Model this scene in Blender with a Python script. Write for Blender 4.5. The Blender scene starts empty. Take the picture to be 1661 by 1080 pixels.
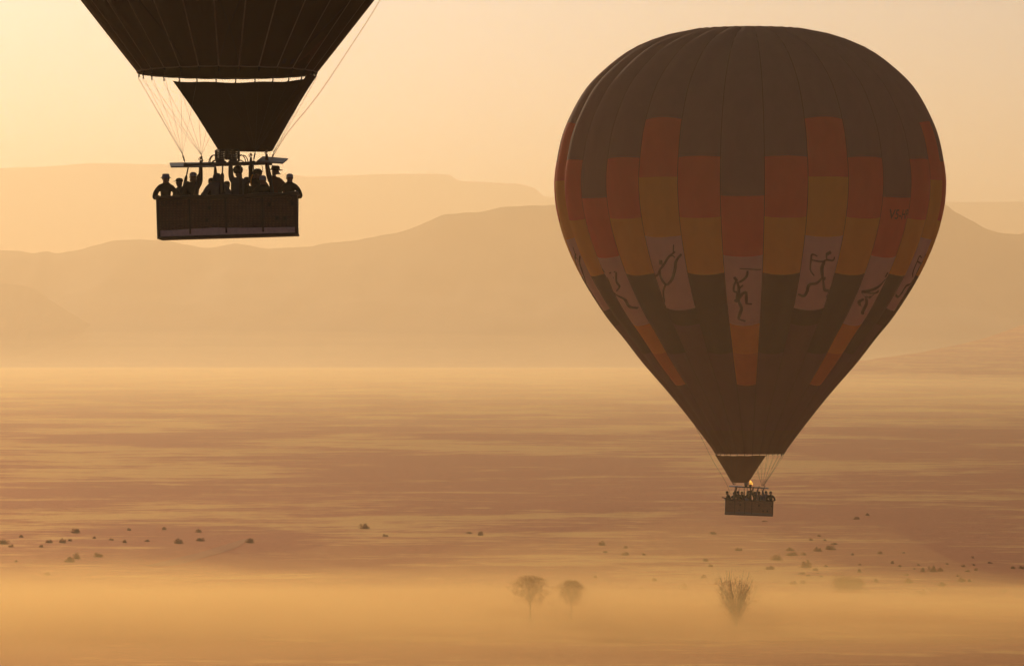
import bpy, bmesh, math, random
import numpy as np
from mathutils import Vector, Matrix, Euler

S = bpy.context.scene
COL = S.collection
random.seed(11)
RNG = np.random.default_rng(5)

# ----------------------------------------------------------------- camera
FPX = 9228.0            # focal length in photo pixels (a 200 mm lens on 36 mm film)
CW, CH = 1661.0, 1080.0
CAM_Z = 32.0
HORIZON = 560.0         # photo row of the true horizon
cam_data = bpy.data.cameras.new("camera")
cam_data.lens = FPX * 36.0 / CW
cam_data.sensor_width = 36.0
cam_data.clip_start = 1.0
cam_data.clip_end = 60000.0
cam = bpy.data.objects.new("camera", cam_data)
COL.objects.link(cam)
PITCH = math.atan2(HORIZON - CH / 2, FPX)
cam.location = (0, 0, CAM_Z)
cam.rotation_euler = (math.pi / 2 + PITCH, 0, 0)
S.camera = cam

# ----------------------------------------------------------------- sky and sun
SUN_EL, SUN_AZ = 13.0, -16.0        # degrees; azimuth left of the view direction (+Y)
world = bpy.data.worlds.new("World")
S.world = world
world.use_nodes = True
wn = world.node_tree
wn.nodes.clear()
sky = wn.nodes.new("ShaderNodeTexSky")
sky.sky_type = 'NISHITA'
sky.sun_disc = False
sky.sun_elevation = math.radians(SUN_EL)
sky.sun_rotation = math.radians(SUN_AZ)
sky.altitude = 1000
sky.air_density = 0.6
sky.dust_density = 3.0
sky.ozone_density = 4.0
bg = wn.nodes.new("ShaderNodeBackground")
bg.inputs["Strength"].default_value = 0.092
wo = wn.nodes.new("ShaderNodeOutputWorld")
wn.links.new(sky.outputs[0], bg.inputs[0])
wn.links.new(bg.outputs[0], wo.inputs[0])

sun_data = bpy.data.lights.new("sun", 'SUN')
sun_data.energy = 4.7
sun_data.angle = math.radians(0.53)
sun_data.color = (1.0, 0.80, 0.49)
sun = bpy.data.objects.new("sun", sun_data)
COL.objects.link(sun)
el, az = math.radians(SUN_EL), math.radians(SUN_AZ)
to_sun = Vector((math.sin(az) * math.cos(el), math.cos(az) * math.cos(el), math.sin(el)))
sun.rotation_euler = to_sun.to_track_quat('Z', 'Y').to_euler()
sun.location = (0, 0, 200)

S.view_settings.view_transform = 'Standard'
S.view_settings.look = 'None'
S.view_settings.gamma = 1.0
S.view_settings.use_curve_mapping = False
S.view_settings.exposure = -1.2
S.render.engine = 'CYCLES'
S.cycles.volume_bounces = 6
S.cycles.max_bounces = 10
S.cycles.diffuse_bounces = 3
S.cycles.transmission_bounces = 4
S.cycles.transparent_max_bounces = 12
S.cycles.use_denoising = True

# ----------------------------------------------------------------- helpers
def px(u, v, dist):
    """The point seen at photo pixel (u, v) at the depth dist along the ground (world Y)."""
    a = (u - CW / 2) / FPX
    b = -(v - CH / 2) / FPX
    d = Vector((a, math.cos(PITCH) - b * math.sin(PITCH), math.sin(PITCH) + b * math.cos(PITCH)))
    return Vector((0, 0, CAM_Z)) + d * (dist / d.y)

def ground_dist(v):
    b = -(v - CH / 2) / FPX
    dy = math.cos(PITCH) - b * math.sin(PITCH)
    dz = math.sin(PITCH) + b * math.cos(PITCH)
    return CAM_Z * dy / -dz

_tab = np.random.default_rng(77).random((256, 256))
def vnoise(x, y):
    x = np.asarray(x, float); y = np.asarray(y, float)
    xi = np.floor(x).astype(int); yi = np.floor(y).astype(int)
    fx = x - xi; fy = y - yi
    fx = fx * fx * (3 - 2 * fx); fy = fy * fy * (3 - 2 * fy)
    a = _tab[xi % 256, yi % 256]; b = _tab[(xi + 1) % 256, yi % 256]
    c = _tab[xi % 256, (yi + 1) % 256]; d = _tab[(xi + 1) % 256, (yi + 1) % 256]
    return (a * (1 - fx) + b * fx) * (1 - fy) + (c * (1 - fx) + d * fx) * fy

def fbm(x, y, n=4, gain=0.5):
    s, a, t = 0, 1.0, 0
    for k in range(n):
        s = s + a * (vnoise(x * 2 ** k + 17.3 * k, y * 2 ** k + 5.1 * k) - 0.5)
        t += a; a *= gain
    return s / t

def mesh_obj(name, verts, faces, mat=None, parent=None, smooth=False, loc=None):
    me = bpy.data.meshes.new(name)
    me.from_pydata([tuple(v) for v in verts], [], faces)
    me.update()
    if smooth:
        me.polygons.foreach_set("use_smooth", [True] * len(me.polygons))
    o = bpy.data.objects.new(name, me)
    if mat is not None:
        me.materials.append(mat)
    COL.objects.link(o)
    if parent is not None:
        o.parent = parent
    if loc is not None:
        o.location = loc
    return o

def tag(o, label=None, cat=None, group=None, kind=None):
    if label: o["label"] = label
    if cat: o["category"] = cat
    if group: o["group"] = group
    if kind: o["kind"] = kind
    return o

def empty(name, loc=(0, 0, 0), rot=(0, 0, 0)):
    o = bpy.data.objects.new(name, None)
    COL.objects.link(o)
    o.location = loc
    o.rotation_euler = rot
    o.empty_display_size = 0.3
    return o

def grid_mesh(name, X, Y, Z, mat, smooth=True):
    ny, nx = X.shape
    co = np.stack([X, Y, Z], -1).reshape(-1, 3)
    idx = np.arange(nx * ny).reshape(ny, nx)
    f = np.stack([idx[:-1, :-1], idx[:-1, 1:], idx[1:, 1:], idx[1:, :-1]], -1).reshape(-1, 4)
    return mesh_obj(name, co.tolist(), f.tolist(), mat, smooth=smooth)

class NT:
    """Small wrapper for building node materials."""
    def __init__(self, name):
        self.m = bpy.data.materials.new(name)
        self.m.use_nodes = True
        self.t = self.m.node_tree
        self.t.nodes.clear()
        self.out = self.t.nodes.new("ShaderNodeOutputMaterial")
    def n(self, typ, **kw):
        nd = self.t.nodes.new("ShaderNode" + typ)
        for k, v in kw.items():
            if k in nd.inputs: nd.inputs[k].default_value = v
            else: setattr(nd, k, v)
        return nd
    def l(self, a, b): self.t.links.new(a, b)
    def noise(self, vec, scale, detail=4, rough=0.55):
        nd = self.n("TexNoise"); nd.inputs["Scale"].default_value = scale
        nd.inputs["Detail"].default_value = detail; nd.inputs["Roughness"].default_value = rough
        if vec is not None: self.l(vec, nd.inputs["Vector"])
        return nd.outputs["Fac"]
    def ramp(self, fac, stops):
        nd = self.n("ValToRGB"); e = nd.color_ramp.elements
        while len(e) < len(stops): e.new(0.5)
        for k, (p, c) in enumerate(stops):
            e[k].position = p; e[k].color = (c[0], c[1], c[2], 1) if not isinstance(c, (int, float)) else (c, c, c, 1)
        self.l(fac, nd.inputs["Fac"])
        return nd.outputs["Color"]
    def mix(self, fac, a, b):
        nd = self.n("MixRGB")
        for s, v in ((0, fac), (1, a), (2, b)):
            if hasattr(v, "is_output"): self.l(v, nd.inputs[s])
            elif isinstance(v, (int, float)): nd.inputs[s].default_value = v
            else: nd.inputs[s].default_value = (v[0], v[1], v[2], 1)
        return nd.outputs["Color"]
    def math(self, op, a, b=None, clamp=False):
        nd = self.n("Math", operation=op, use_clamp=clamp)
        for s, v in ((0, a), (1, b)):
            if v is None: continue
            if hasattr(v, "is_output"): self.l(v, nd.inputs[s])
            else: nd.inputs[s].default_value = v
        return nd.outputs[0]
    def mapping(self, scale=(1, 1, 1), rot=(0, 0, 0), coord="Object"):
        tc = self.n("TexCoord"); mp = self.n("Mapping")
        mp.inputs["Scale"].default_value = scale; mp.inputs["Rotation"].default_value = rot
        self.l(tc.outputs[coord], mp.inputs["Vector"])
        return mp.outputs["Vector"]
    def surf(self, sh): self.l(sh, self.out.inputs["Surface"]); return self.m

def volume_material(name, color, density, aniso):
    t = NT(name)
    v = t.n("VolumePrincipled")
    v.inputs["Color"].default_value = (*color, 1)
    v.inputs["Density"].default_value = density
    v.inputs["Density Attribute"].default_value = ""
    v.inputs["Anisotropy"].default_value = aniso
    t.l(v.outputs[0], t.out.inputs["Volume"])
    t.m.cycles.homogeneous_volume = True
    return t.m

# ----------------------------------------------------------------- materials of the land
def ground_material(track=False):
    t = NT("track_dirt" if track else "ground")
    big = t.noise(t.mapping((0.011, 0.0036, 1)), 1.0, 4)            # wide tracts of gravel and grass
    mid = t.noise(t.mapping((0.022, 0.040, 1)), 1.0, 5, 0.6)         # patches some tens of metres wide
    sml = t.noise(t.mapping((0.11, 0.17, 1)), 1.0, 6, 0.68)          # tussock strips of several metres
    fine = t.noise(t.mapping((0.4, 0.4, 1)), 1.0, 5, 0.65)
    f = t.math('ADD', t.math('MULTIPLY', big, 0.95), t.math('MULTIPLY', mid, 0.60))
    f = t.math('ADD', f, t.math('MULTIPLY', sml, 0.55))
    f = t.math('ADD', f, t.math('MULTIPLY', fine, 0.20))             # centred on about 1.15
    grass = t.ramp(t.math('SUBTRACT', f, 0.74), [(0.395, 0.0), (0.51, 1.0)])
    gravel_col = t.ramp(fine, [(0.3, (0.47, 0.150, 0.055)), (0.7, (0.64, 0.215, 0.085))])
    grass_col = t.ramp(fine, [(0.3, (0.66, 0.38, 0.15)), (0.7, (0.82, 0.50, 0.20))])
    col = t.mix(grass, gravel_col, grass_col) if not track else t.ramp(fine, [(0.3, (0.36, 0.18, 0.10)), (0.7, (0.46, 0.23, 0.13))])
    b = t.n("BsdfPrincipled")
    t.l(col, b.inputs["Base Color"])
    b.inputs["Roughness"].default_value = 0.8
    b.inputs["Specular IOR Level"].default_value = 0.1
    bump = t.n("Bump"); bump.inputs["Strength"].default_value = 0.6; bump.inputs["Distance"].default_value = 0.6
    t.l(fine, bump.inputs["Height"]); t.l(bump.outputs[0], b.inputs["Normal"])
    # dry stalks and polished gravel send low light on, forwards, in their own colour
    g = t.n("BsdfGlossy"); g.inputs["Roughness"].default_value = 0.5
    t.l(t.mix(grass if not track else 0.15, (0.95, 0.34, 0.14), (1.0, 0.58, 0.23)), g.inputs["Color"])
    t.l(bump.outputs[0], g.inputs["Normal"])
    mx = t.n("MixShader")
    if track: mx.inputs[0].default_value = 0.46
    else: t.l(t.ramp(grass, [(0.0, 0.44), (1.0, 0.85)]), mx.inputs[0])
    t.l(b.outputs[0], mx.inputs[1]); t.l(g.outputs[0], mx.inputs[2])
    return t.surf(mx.outputs[0])

def rock_material():
    t = NT("mountain_rock")
    n1 = t.noise(t.mapping((0.004, 0.004, 0.012)), 1.0, 6, 0.6)
    b = t.n("BsdfPrincipled")
    t.l(t.ramp(n1, [(0.3, (0.17, 0.11, 0.08)), (0.7, (0.26, 0.18, 0.13))]), b.inputs["Base Color"])
    b.inputs["Roughness"].default_value = 0.95
    b.inputs["Specular IOR Level"].default_value = 0.1
    return t.surf(b.outputs[0])

M_ground = ground_material()
M_rock = rock_material()

# ----------------------------------------------------------------- ground
def ground_z(x, y):
    x = np.asarray(x, float); y = np.asarray(y, float)
    amp = np.clip((y - 250) / 300, 0, 1) * np.clip((9000 - y) / 4000, 0, 1) * np.clip((2500 - np.abs(x)) / 1000, 0, 1)
    return amp * (1.6 * fbm(x / 150, y / 190, 3) + 0.5 * fbm(x / 34 + 9, y / 40, 2))

ys = np.concatenate([np.linspace(-2500, 200, 8), np.geomspace(260, 4000, 420), np.geomspace(4040, 29000, 90)])
xh = np.concatenate([np.linspace(0, 190, 76), np.geomspace(195, 13800, 60)])
xs = np.concatenate([-xh[:0:-1], xh])
GX, GY = np.meshgrid(xs, ys)
GZ = ground_z(GX, GY)
ground = grid_mesh("ground", GX, GY, GZ, M_ground)
tag(ground, "wide stony plain with streaks of pale dry grass", kind="structure")

# ----------------------------------------------------------------- mountains and hills
def ridge(name, skyline, dist, front, back, seed, rough, label, rise=1.3, u_lo=-400, u_hi=2100, n=420, depth=46, mat=None):
    us = np.linspace(u_lo, u_hi, n)
    sk = np.array(skyline, float)
    v = np.interp(us, sk[:, 0], sk[:, 1])
    v += rough * 26 * fbm(us / 23.0 + seed, us * 0 + seed, 4, 0.6)
    x = (us - CW / 2) / FPX * dist
    h = CAM_Z + (HORIZON - v) / FPX * dist
    t = np.concatenate([np.linspace(-1, 0, depth - 12), np.linspace(0, 1, 13)[1:]])
    T, H = np.meshgrid(t, h, indexing="ij")
    X = np.tile(x, (len(t), 1))
    Y = dist + np.where(T < 0, T * front, T * back)
    prof = np.where(T < 0, (1 - np.abs(T)) ** rise, (1 - T) ** 1.2)
    er = np.abs(fbm(X / (front * 0.16) + seed, Y / (front * 0.5) + seed * 3, 4)) * 2
    Z = H * prof * (1 - er * 0.62 * np.clip(np.abs(T) * 3, 0, 1) * (1 - np.abs(T) * 0.2))
    Z = np.where(np.abs(T) > 0.999, -0.6, Z - 0.3)
    return tag(grid_mesh(name, X, Y, Z, mat or M_rock), label, kind="structure")

FAR = [(-400, 285), (0, 273), (60, 271), (140, 265), (230, 266), (320, 268), (420, 276), (500, 287), (560, 285), (640, 282),
       (730, 283), (742, 293), (840, 298), (868, 305), (880, 318), (930, 322), (1100, 330), (1400, 330), (1540, 328), (1661, 327), (2100, 340)]
MAIN = [(-400, 430), (0, 405), (28, 406), (55, 411), (75, 408), (90, 411), (130, 405), (160, 395), (185, 390), (215, 388), (270, 390), (300, 396),
        (330, 402), (345, 401), (380, 395), (400, 396), (435, 405), (460, 401), (505, 401), (515, 397), (560, 391), (600, 385),
        (640, 377), (660, 373), (690, 361), (720, 348), (745, 345), (775, 345), (810, 337), (850, 334), (900, 332), (1000, 322),
        (1150, 312), (1300, 318), (1450, 326), (1536, 332), (1543, 340), (1565, 352), (1600, 370), (1625, 378), (1655, 380), (1661, 377), (1750, 366), (2100, 400)]
MID = [(-400, 470), (-100, 452), (0, 460), (25, 461), (55, 468), (80, 486), (110, 504), (150, 528), (190, 552), (230, 570), (330, 585), (2100, 592)]
LOW = [(-400, 585), (120, 580), (190, 545), (240, 520), (290, 508), (340, 505), (400, 510), (460, 522), (520, 533), (570, 539), (640, 532), (720, 526),
       (780, 526), (830, 531), (870, 542), (905, 552), (940, 557), (975, 552), (1005, 540), (1060, 515), (1150, 500), (1300, 520), (1400, 560), (1500, 575), (2100, 585)]
RISE = [(-400, 598), (1150, 597), (1300, 592), (1400, 584), (1500, 570), (1560, 557), (1600, 547), (1640, 533), (1661, 526), (1800, 490), (2100, 470)]
ridge("far_mountains", FAR, 23500, 2500, 3000, 1.0, 0.08, "faint flat-topped mountain range fading into the sky")
ridge("mountains", MAIN, 9700, 1700, 2200, 2.0, 0.16, "long hazy mountain range across the horizon")
ridge("hills", LOW, 9000, 800, 700, 3.0, 0.10, "low rounded hills at the foot of the mountains")
ridge("hillside", MID, 8700, 600, 500, 4.0, 0.14, "hazy hill falling from the picture's left edge", u_hi=420)
ridge("hill_slope", RISE, 6400, 1700, 1400, 5.0, 0.05, "low slope rising behind the complete balloon to the right", rise=1.0, u_lo=1100, mat=M_ground)

# ----------------------------------------------------------------- air
HAZE_TOP = 840.0
def box(name, lo, hi, mat):
    v = [(x, y, z) for x in (lo[0], hi[0]) for y in (lo[1], hi[1]) for z in (lo[2], hi[2])]
    f = [(0, 1, 3, 2), (4, 6, 7, 5), (0, 4, 5, 1), (2, 3, 7, 6), (0, 2, 6, 4), (1, 5, 7, 3)]
    return mesh_obj(name, v, f, mat)
haze = box("haze", (-14500, -3000, -3.0), (14500, 30000, HAZE_TOP), volume_material("haze_air", (0.98, 0.88, 0.70), 0.95e-4, 0.58))
tag(haze, "warm dusty haze over the whole desert plain", kind="stuff")
dust = box("dust_haze", (-14000, -2800, -2.5), (14000, 29500, 235.0), volume_material("dust_air", (0.98, 0.60, 0.24), 0.62e-4, 0.58))
tag(dust, "heavier orange dust hanging low over the plain", kind="stuff")
# ----------------------------------------------------------------- ground mist
def mist_bank(name, cx, cy, rx, ry, h, mat, label, rot=0.0, seed=0.0, lump=0.25, power=None):
    """A closed, flattened bank of mist: thin at its rim, thickest near the middle."""
    na, nr = 96, 22
    top, bot = [], []
    for j in range(1, nr + 1):
        r = j / nr
        for i in range(na):
            a = 2 * math.pi * i / na
            rr = r * (1 + 0.22 * float(fbm(math.cos(a) * 1.3 + seed, math.sin(a) * 1.3 + seed, 3)) * 2)
            x = rx * rr * math.cos(a); y = ry * rr * math.sin(a)
            xr = cx + x * math.cos(rot) - y * math.sin(rot); yr = cy + x * math.sin(rot) + y * math.cos(rot)
            body = (1 - r * r) if power is None else (1 - r) ** power
            hh = h * body * (1 + lump * 2 * float(fbm(xr / 45 + seed, yr / 26, 4, 0.6))) if j < nr else 0.0
            top.append((xr, yr, max(hh, 0.0) - (0.0 if j < nr else 1.4)))
            bot.append((xr, yr, -1.6))
    verts = [(cx, cy, h)] + top + [(cx, cy, -1.6)] + bot
    o = 1 + na * nr
    f = []
    for i in range(na):
        k = (i + 1) % na
        f.append((0, 1 + i, 1 + k))
        f.append((o, o + 1 + k, o + 1 + i))
        for j in range(nr - 1):
            a, b = 1 + j * na, 1 + (j + 1) * na
            f.append((a + i, b + i, b + k, a + k))
            f.append((o + a + i, o + a + k, o + b + k, o + b + i))
        a = 1 + (nr - 1) * na
        f.append((a + i, o + a + i, o + a + k, a + k))
    return tag(mesh_obj(name, verts, f, mat, smooth=False), label, kind="stuff")

M_mist = volume_material("mist_air", (0.99, 0.69, 0.31), 0.0057, 0.58)
M_far_mist = volume_material("far_mist_air", (0.99, 0.80, 0.50), 4.5e-4, 0.58)
M_low_mist = volume_material("low_mist_air", (0.99, 0.78, 0.40), 9.0e-4, 0.58)
BANKS = [(-40, 626, 240, 108, 4.2, 0.00, 1.0), (-70, 642, 225, 98, 5.2, 0.03, 2.3), (-50, 660, 230, 84, 6.4, 0.04, 4.4),
         (-100, 624, 200, 116, 9.0, 0.02, 5.7), (-120, 618, 170, 120, 12.0, 0.05, 7.9), (8, 658, 115, 60, 10.0, 0.02, 9.6), (16, 660, 95, 54, 12.0, -0.03, 10.4)]
for bx, by, rx, ry, hgt, rot, sd in BANKS:
    mist_bank("mist", bx, by, rx, ry, hgt, M_mist, "one of the drifting layers of bright mist over the foreground", rot=rot, seed=sd, lump=1.1, power=1.1)
for hgt, sd in ((10, 4.0), (20, 4.7), (34, 5.3), (52, 6.1)):
    mist_bank("mist", -600, 8700, 5200, 1250, hgt, M_far_mist, "one of the pale layers of mist along the foot of the mountains", seed=sd, lump=0.25)
mist_bank("mist", -1000, 5200, 3800, 3300, 7, M_low_mist, "thin ground mist over the far plain", seed=8.0, lump=0.3)
# ----------------------------------------------------------------- materials of the balloons and people
def fabric(name, col, translucent=0.28, rough=0.8, grain=0.12):
    t = NT(name)
    nz = t.noise(t.mapping((1.2, 1.2, 0.5)), 1.0, 4, 0.6)
    c = t.mix(nz, [k * (1 - grain) for k in col], [min(1, k * (1 + grain)) for k in col])
    b = t.n("BsdfPrincipled")
    t.l(c, b.inputs["Base Color"])
    b.inputs["Roughness"].default_value = rough
    b.inputs["Specular IOR Level"].default_value = 0.06
    fine = t.noise(t.mapping((3.0, 3.0, 0.8)), 1.0, 5, 0.55)
    bump = t.n("Bump"); bump.inputs["Strength"].default_value = 0.35; bump.inputs["Distance"].default_value = 0.05
    t.l(fine, bump.inputs["Height"]); t.l(bump.outputs[0], b.inputs["Normal"])
    tr = t.n("BsdfTranslucent"); t.l(c, tr.inputs["Color"]); t.l(bump.outputs[0], tr.inputs["Normal"])
    mx = t.n("MixShader"); mx.inputs[0].default_value = translucent
    t.l(b.outputs[0], mx.inputs[1]); t.l(tr.outputs[0], mx.inputs[2])
    return t.surf(mx.outputs[0])

def plain(name, col, rough=0.7, metal=0.0, spec=0.3, scale=9.0, var=0.2):
    t = NT(name)
    nz = t.noise(t.mapping((scale, scale, scale)), 1.0, 4, 0.6)
    b = t.n("BsdfPrincipled")
    t.l(t.mix(nz, [k * (1 - var) for k in col], [min(1, k * (1 + var)) for k in col]), b.inputs["Base Color"])
    b.inputs["Roughness"].default_value = rough
    b.inputs["Metallic"].default_value = metal
    b.inputs["Specular IOR Level"].default_value = spec
    return t.surf(b.outputs[0])

def wicker(name, col):
    t = NT(name)
    v = t.mapping((1, 1, 1))
    w = t.n("TexWave", wave_type='BANDS', bands_direction='Z'); w.inputs["Scale"].default_value = 4.6; w.inputs["Distortion"].default_value = 1.2
    w.inputs["Detail"].default_value = 2.0
    t.l(v, w.inputs["Vector"])
    w2 = t.n("TexWave", wave_type='BANDS', bands_direction='X'); w2.inputs["Scale"].default_value = 3.2; w2.inputs["Distortion"].default_value = 3.5
    t.l(v, w2.inputs["Vector"])
    h = t.math('MULTIPLY', w.outputs["Fac"], w2.outputs["Fac"])
    nz = t.noise(t.mapping((1.5, 1.5, 5.0)), 1.0, 5, 0.65)
    f = t.math('ADD', t.math('MULTIPLY', h, 0.5), t.math('MULTIPLY', nz, 0.6))
    b = t.n("BsdfPrincipled")
    t.l(t.ramp(f, [(0.2, [k * 0.55 for k in col]), (0.75, [k * 1.35 for k in col])]), b.inputs["Base Color"])
    b.inputs["Roughness"].default_value = 0.75
    bump = t.n("Bump"); bump.inputs["Strength"].default_value = 0.7; bump.inputs["Distance"].default_value = 0.02
    t.l(h, bump.inputs["Height"]); t.l(bump.outputs[0], b.inputs["Normal"])
    return t.surf(b.outputs[0])

F_top = fabric("fabric_dark_grey", (0.34, 0.150, 0.105))
F_red = fabric("fabric_red", (0.86, 0.115, 0.030))
F_yel = fabric("fabric_yellow", (0.94, 0.420, 0.022))
F_ora = fabric("fabric_orange", (0.94, 0.340, 0.020))
F_rust = fabric("fabric_rust", (0.78, 0.215, 0.016))
F_gry = fabric("fabric_pale_grey", (0.80, 0.520, 0.390))
F_bro = fabric("fabric_brown", (0.17, 0.060, 0.014))
F_pur = fabric("fabric_plum", (0.24, 0.070, 0.042))
F_hem = fabric("fabric_dark_brown", (0.24, 0.080, 0.020))
F_fig = fabric("fabric_figure_print", (0.15, 0.045, 0.016), 0.05)
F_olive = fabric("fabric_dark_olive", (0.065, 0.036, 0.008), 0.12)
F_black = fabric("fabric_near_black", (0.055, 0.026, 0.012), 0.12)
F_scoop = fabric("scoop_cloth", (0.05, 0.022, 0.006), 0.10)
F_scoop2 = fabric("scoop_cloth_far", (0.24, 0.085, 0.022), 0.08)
F_sunlit = fabric("fabric_sunlit_patch", (0.12, 0.055, 0.020), 0.12)  # paler cloth colour standing in for sun through the fabric
M_tape = plain("load_tape_webbing", (0.22, 0.17, 0.10), 0.7)
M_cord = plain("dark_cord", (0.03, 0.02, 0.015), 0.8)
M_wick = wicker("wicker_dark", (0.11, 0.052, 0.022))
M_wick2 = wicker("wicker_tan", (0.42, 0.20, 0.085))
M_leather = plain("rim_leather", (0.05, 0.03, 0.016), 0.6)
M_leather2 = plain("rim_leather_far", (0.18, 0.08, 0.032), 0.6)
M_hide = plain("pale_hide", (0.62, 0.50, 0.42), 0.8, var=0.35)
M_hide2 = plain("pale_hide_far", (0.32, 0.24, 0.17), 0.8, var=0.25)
M_floor = plain("floor_board", (0.04, 0.025, 0.014), 0.8)
M_steel = plain("burner_steel", (0.30, 0.28, 0.26), 0.35, metal=0.9)
M_dsteel = plain("dark_steel", (0.06, 0.05, 0.045), 0.5, metal=0.6)
M_plate = plain("grey_shield_panel", (0.14, 0.12, 0.12), 0.55)
M_plate2 = plain("pale_shield_panel", (0.34, 0.33, 0.36), 0.5)
M_sleeve = plain("upright_sleeve", (0.045, 0.028, 0.018), 0.75)
M_rod = plain("nylon_rod", (0.12, 0.08, 0.05), 0.5)
M_rope = plain("tan_rope", (0.40, 0.24, 0.10), 0.8)
M_rope2 = plain("steel_wire", (0.06, 0.035, 0.02), 0.6)

# ----------------------------------------------------------------- mesh builder
class MB:
    def __init__(self): self.v = []; self.f = []
    def add(self, v, f):
        o = len(self.v); self.v += [tuple(p) for p in v]; self.f += [tuple(i + o for i in q) for q in f]; return self
    def box(self, c, s, rot=None):
        vs = []
        for x in (-.5, .5):
            for y in (-.5, .5):
                for z in (-.5, .5):
                    p = Vector((x * s[0], y * s[1], z * s[2]))
                    if rot is not None: p = rot @ p
                    vs.append(p + Vector(c))
        return self.add(vs, [(0, 1, 3, 2), (4, 6, 7, 5), (0, 4, 5, 1), (2, 3, 7, 6), (0, 2, 6, 4), (1, 5, 7, 3)])
    def tube(self, pts, rad, n=8, closed=False, caps=True):
        pts = [Vector(p) for p in pts]
        rad = rad if isinstance(rad, (list, tuple)) else [rad] * len(pts)
        L = len(pts); rings = []
        up = None
        for i, p in enumerate(pts):
            a = pts[(i - 1) % L] if (closed or i > 0) else p
            b = pts[(i + 1) % L] if (closed or i < L - 1) else p
            d = (b - a).normalized()
            if up is None: up = Vector((0, 0, 1)) if abs(d.z) < 0.9 else Vector((1, 0, 0))
            s = d.cross(up)
            if s.length < 1e-5: s = d.cross(Vector((0, 1, 0.3)))
            s.normalize(); w = s.cross(d).normalized(); up = w
            rings.append([p + (s * math.cos(2 * math.pi * k / n) + w * math.sin(2 * math.pi * k / n)) * rad[i] for k in range(n)])
        v = [q for r in rings for q in r]; f = []
        for i in range(L if closed else L - 1):
            j = (i + 1) % L
            for k in range(n):
                f.append((i * n + k, i * n + (k + 1) % n, j * n + (k + 1) % n, j * n + k))
        if caps and not closed:
            f.append(tuple(range(n))[::-1]); f.append(tuple((L - 1) * n + k for k in range(n)))
        return self.add(v, f)
    def build(self, name, mat, parent=None, smooth=False):
        return mesh_obj(name, self.v, self.f, mat, parent, smooth)

def curve_pts(pts, n=24):
    """Catmull-Rom through a few points."""
    P = [Vector(p) for p in pts]
    P = [P[0] * 2 - P[1]] + P + [P[-1] * 2 - P[-2]]
    out = []
    seg = len(P) - 3
    for i in range(seg):
        a, b, c, d = P[i:i + 4]
        m = max(2, n // seg)
        for k in range(m):
            t = k / m
            out.append(0.5 * ((2 * b) + (c - a) * t + (2 * a - 5 * b + 4 * c - d) * t * t + (3 * b - 3 * c + d - a) * t ** 3))
    out.append(P[-2])
    return out

# ----------------------------------------------------------------- envelope
class Envelope:
    """Gored surface of revolution; z and r in metres in the balloon's own frame."""
    def __init__(self, prof, n, phase, bulge, axis_x, tilt=0.0, z_mouth=0.0):
        self.tilt, self.zm = tilt, z_mouth
        self.pz = np.array([p[0] for p in prof]); self.pr = np.array([p[1] for p in prof])
        self.n, self.phase, self.bulge, self.ax = n, phase, bulge, axis_x
        o = np.argsort(self.pz); self.pz, self.pr = self.pz[o], self.pr[o]
    def R(self, z):
        """Smoothly interpolated radius (Catmull-Rom over the profile)."""
        i = int(np.clip(np.searchsorted(self.pz, z) - 1, 0, len(self.pz) - 2))
        z0, z1 = self.pz[i], self.pz[i + 1]; r0, r1 = self.pr[i], self.pr[i + 1]
        h = z1 - z0; t = min(max((z - z0) / h, 0), 1)
        def slope(j):
            if j <= 0 or j >= len(self.pz) - 1:
                a, b = (0, 1) if j <= 0 else (-2, -1)
                return (self.pr[b] - self.pr[a]) / (self.pz[b] - self.pz[a])
            return (self.pr[j + 1] - self.pr[j - 1]) / (self.pz[j + 1] - self.pz[j - 1])
        m0, m1 = slope(i) * h, slope(i + 1) * h
        return (2 * t ** 3 - 3 * t ** 2 + 1) * r0 + (t ** 3 - 2 * t ** 2 + t) * m0 + (-2 * t ** 3 + 3 * t ** 2) * r1 + (t ** 3 - t ** 2) * m1
    def pt(self, k, s, z, off=0.0):
        """Point on gore k (0 faces the camera) at s in [0, 1] across it."""
        a = self.phase + (k + s - 0.5) * 2 * math.pi / self.n         # angle from -Y, towards +X
        r = self.R(z)
        b = self.bulge * (1 - (2 * s - 1) ** 2) * r              # the cloth swells out between the seams
        sl = (self.R(min(z + 0.15, self.pz[-1])) - self.R(max(z - 0.15, self.pz[0]))) / 0.3
        sl = max(-2.5, min(2.5, sl)); q = 1 / math.sqrt(1 + sl * sl)
        rr = r / (1 + self.bulge) / math.cos((s - 0.5) * 2 * math.pi / self.n) + (b + off) * q
        zz = z - (b + off) * sl * q
        if self.tilt: zz += self.tilt * rr * math.cos(a) * max(0.0, 1 - (z - self.zm) / 4.0)
        return Vector((self.ax + rr * math.sin(a), -rr * math.cos(a), zz))
    def panel(self, name, k, z0, z1, mat, parent, step=0.7, cols=8, sag=0.0):
        nz = max(1, int(math.ceil(abs(z1 - z0) / step)))
        v, f = [], []
        for i in range(nz + 1):
            for j in range(cols + 1):
                s = j / cols
                zz = z0 + (z1 - z0) * i / nz
                v.append(self.pt(k, s, zz))
        w = cols + 1
        for i in range(nz):
            for j in range(cols):
                a = i * w + j
                f.append((a, a + 1, a + w + 1, a + w))
        return mesh_obj(name, v, f, mat, parent, smooth=True)

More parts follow.
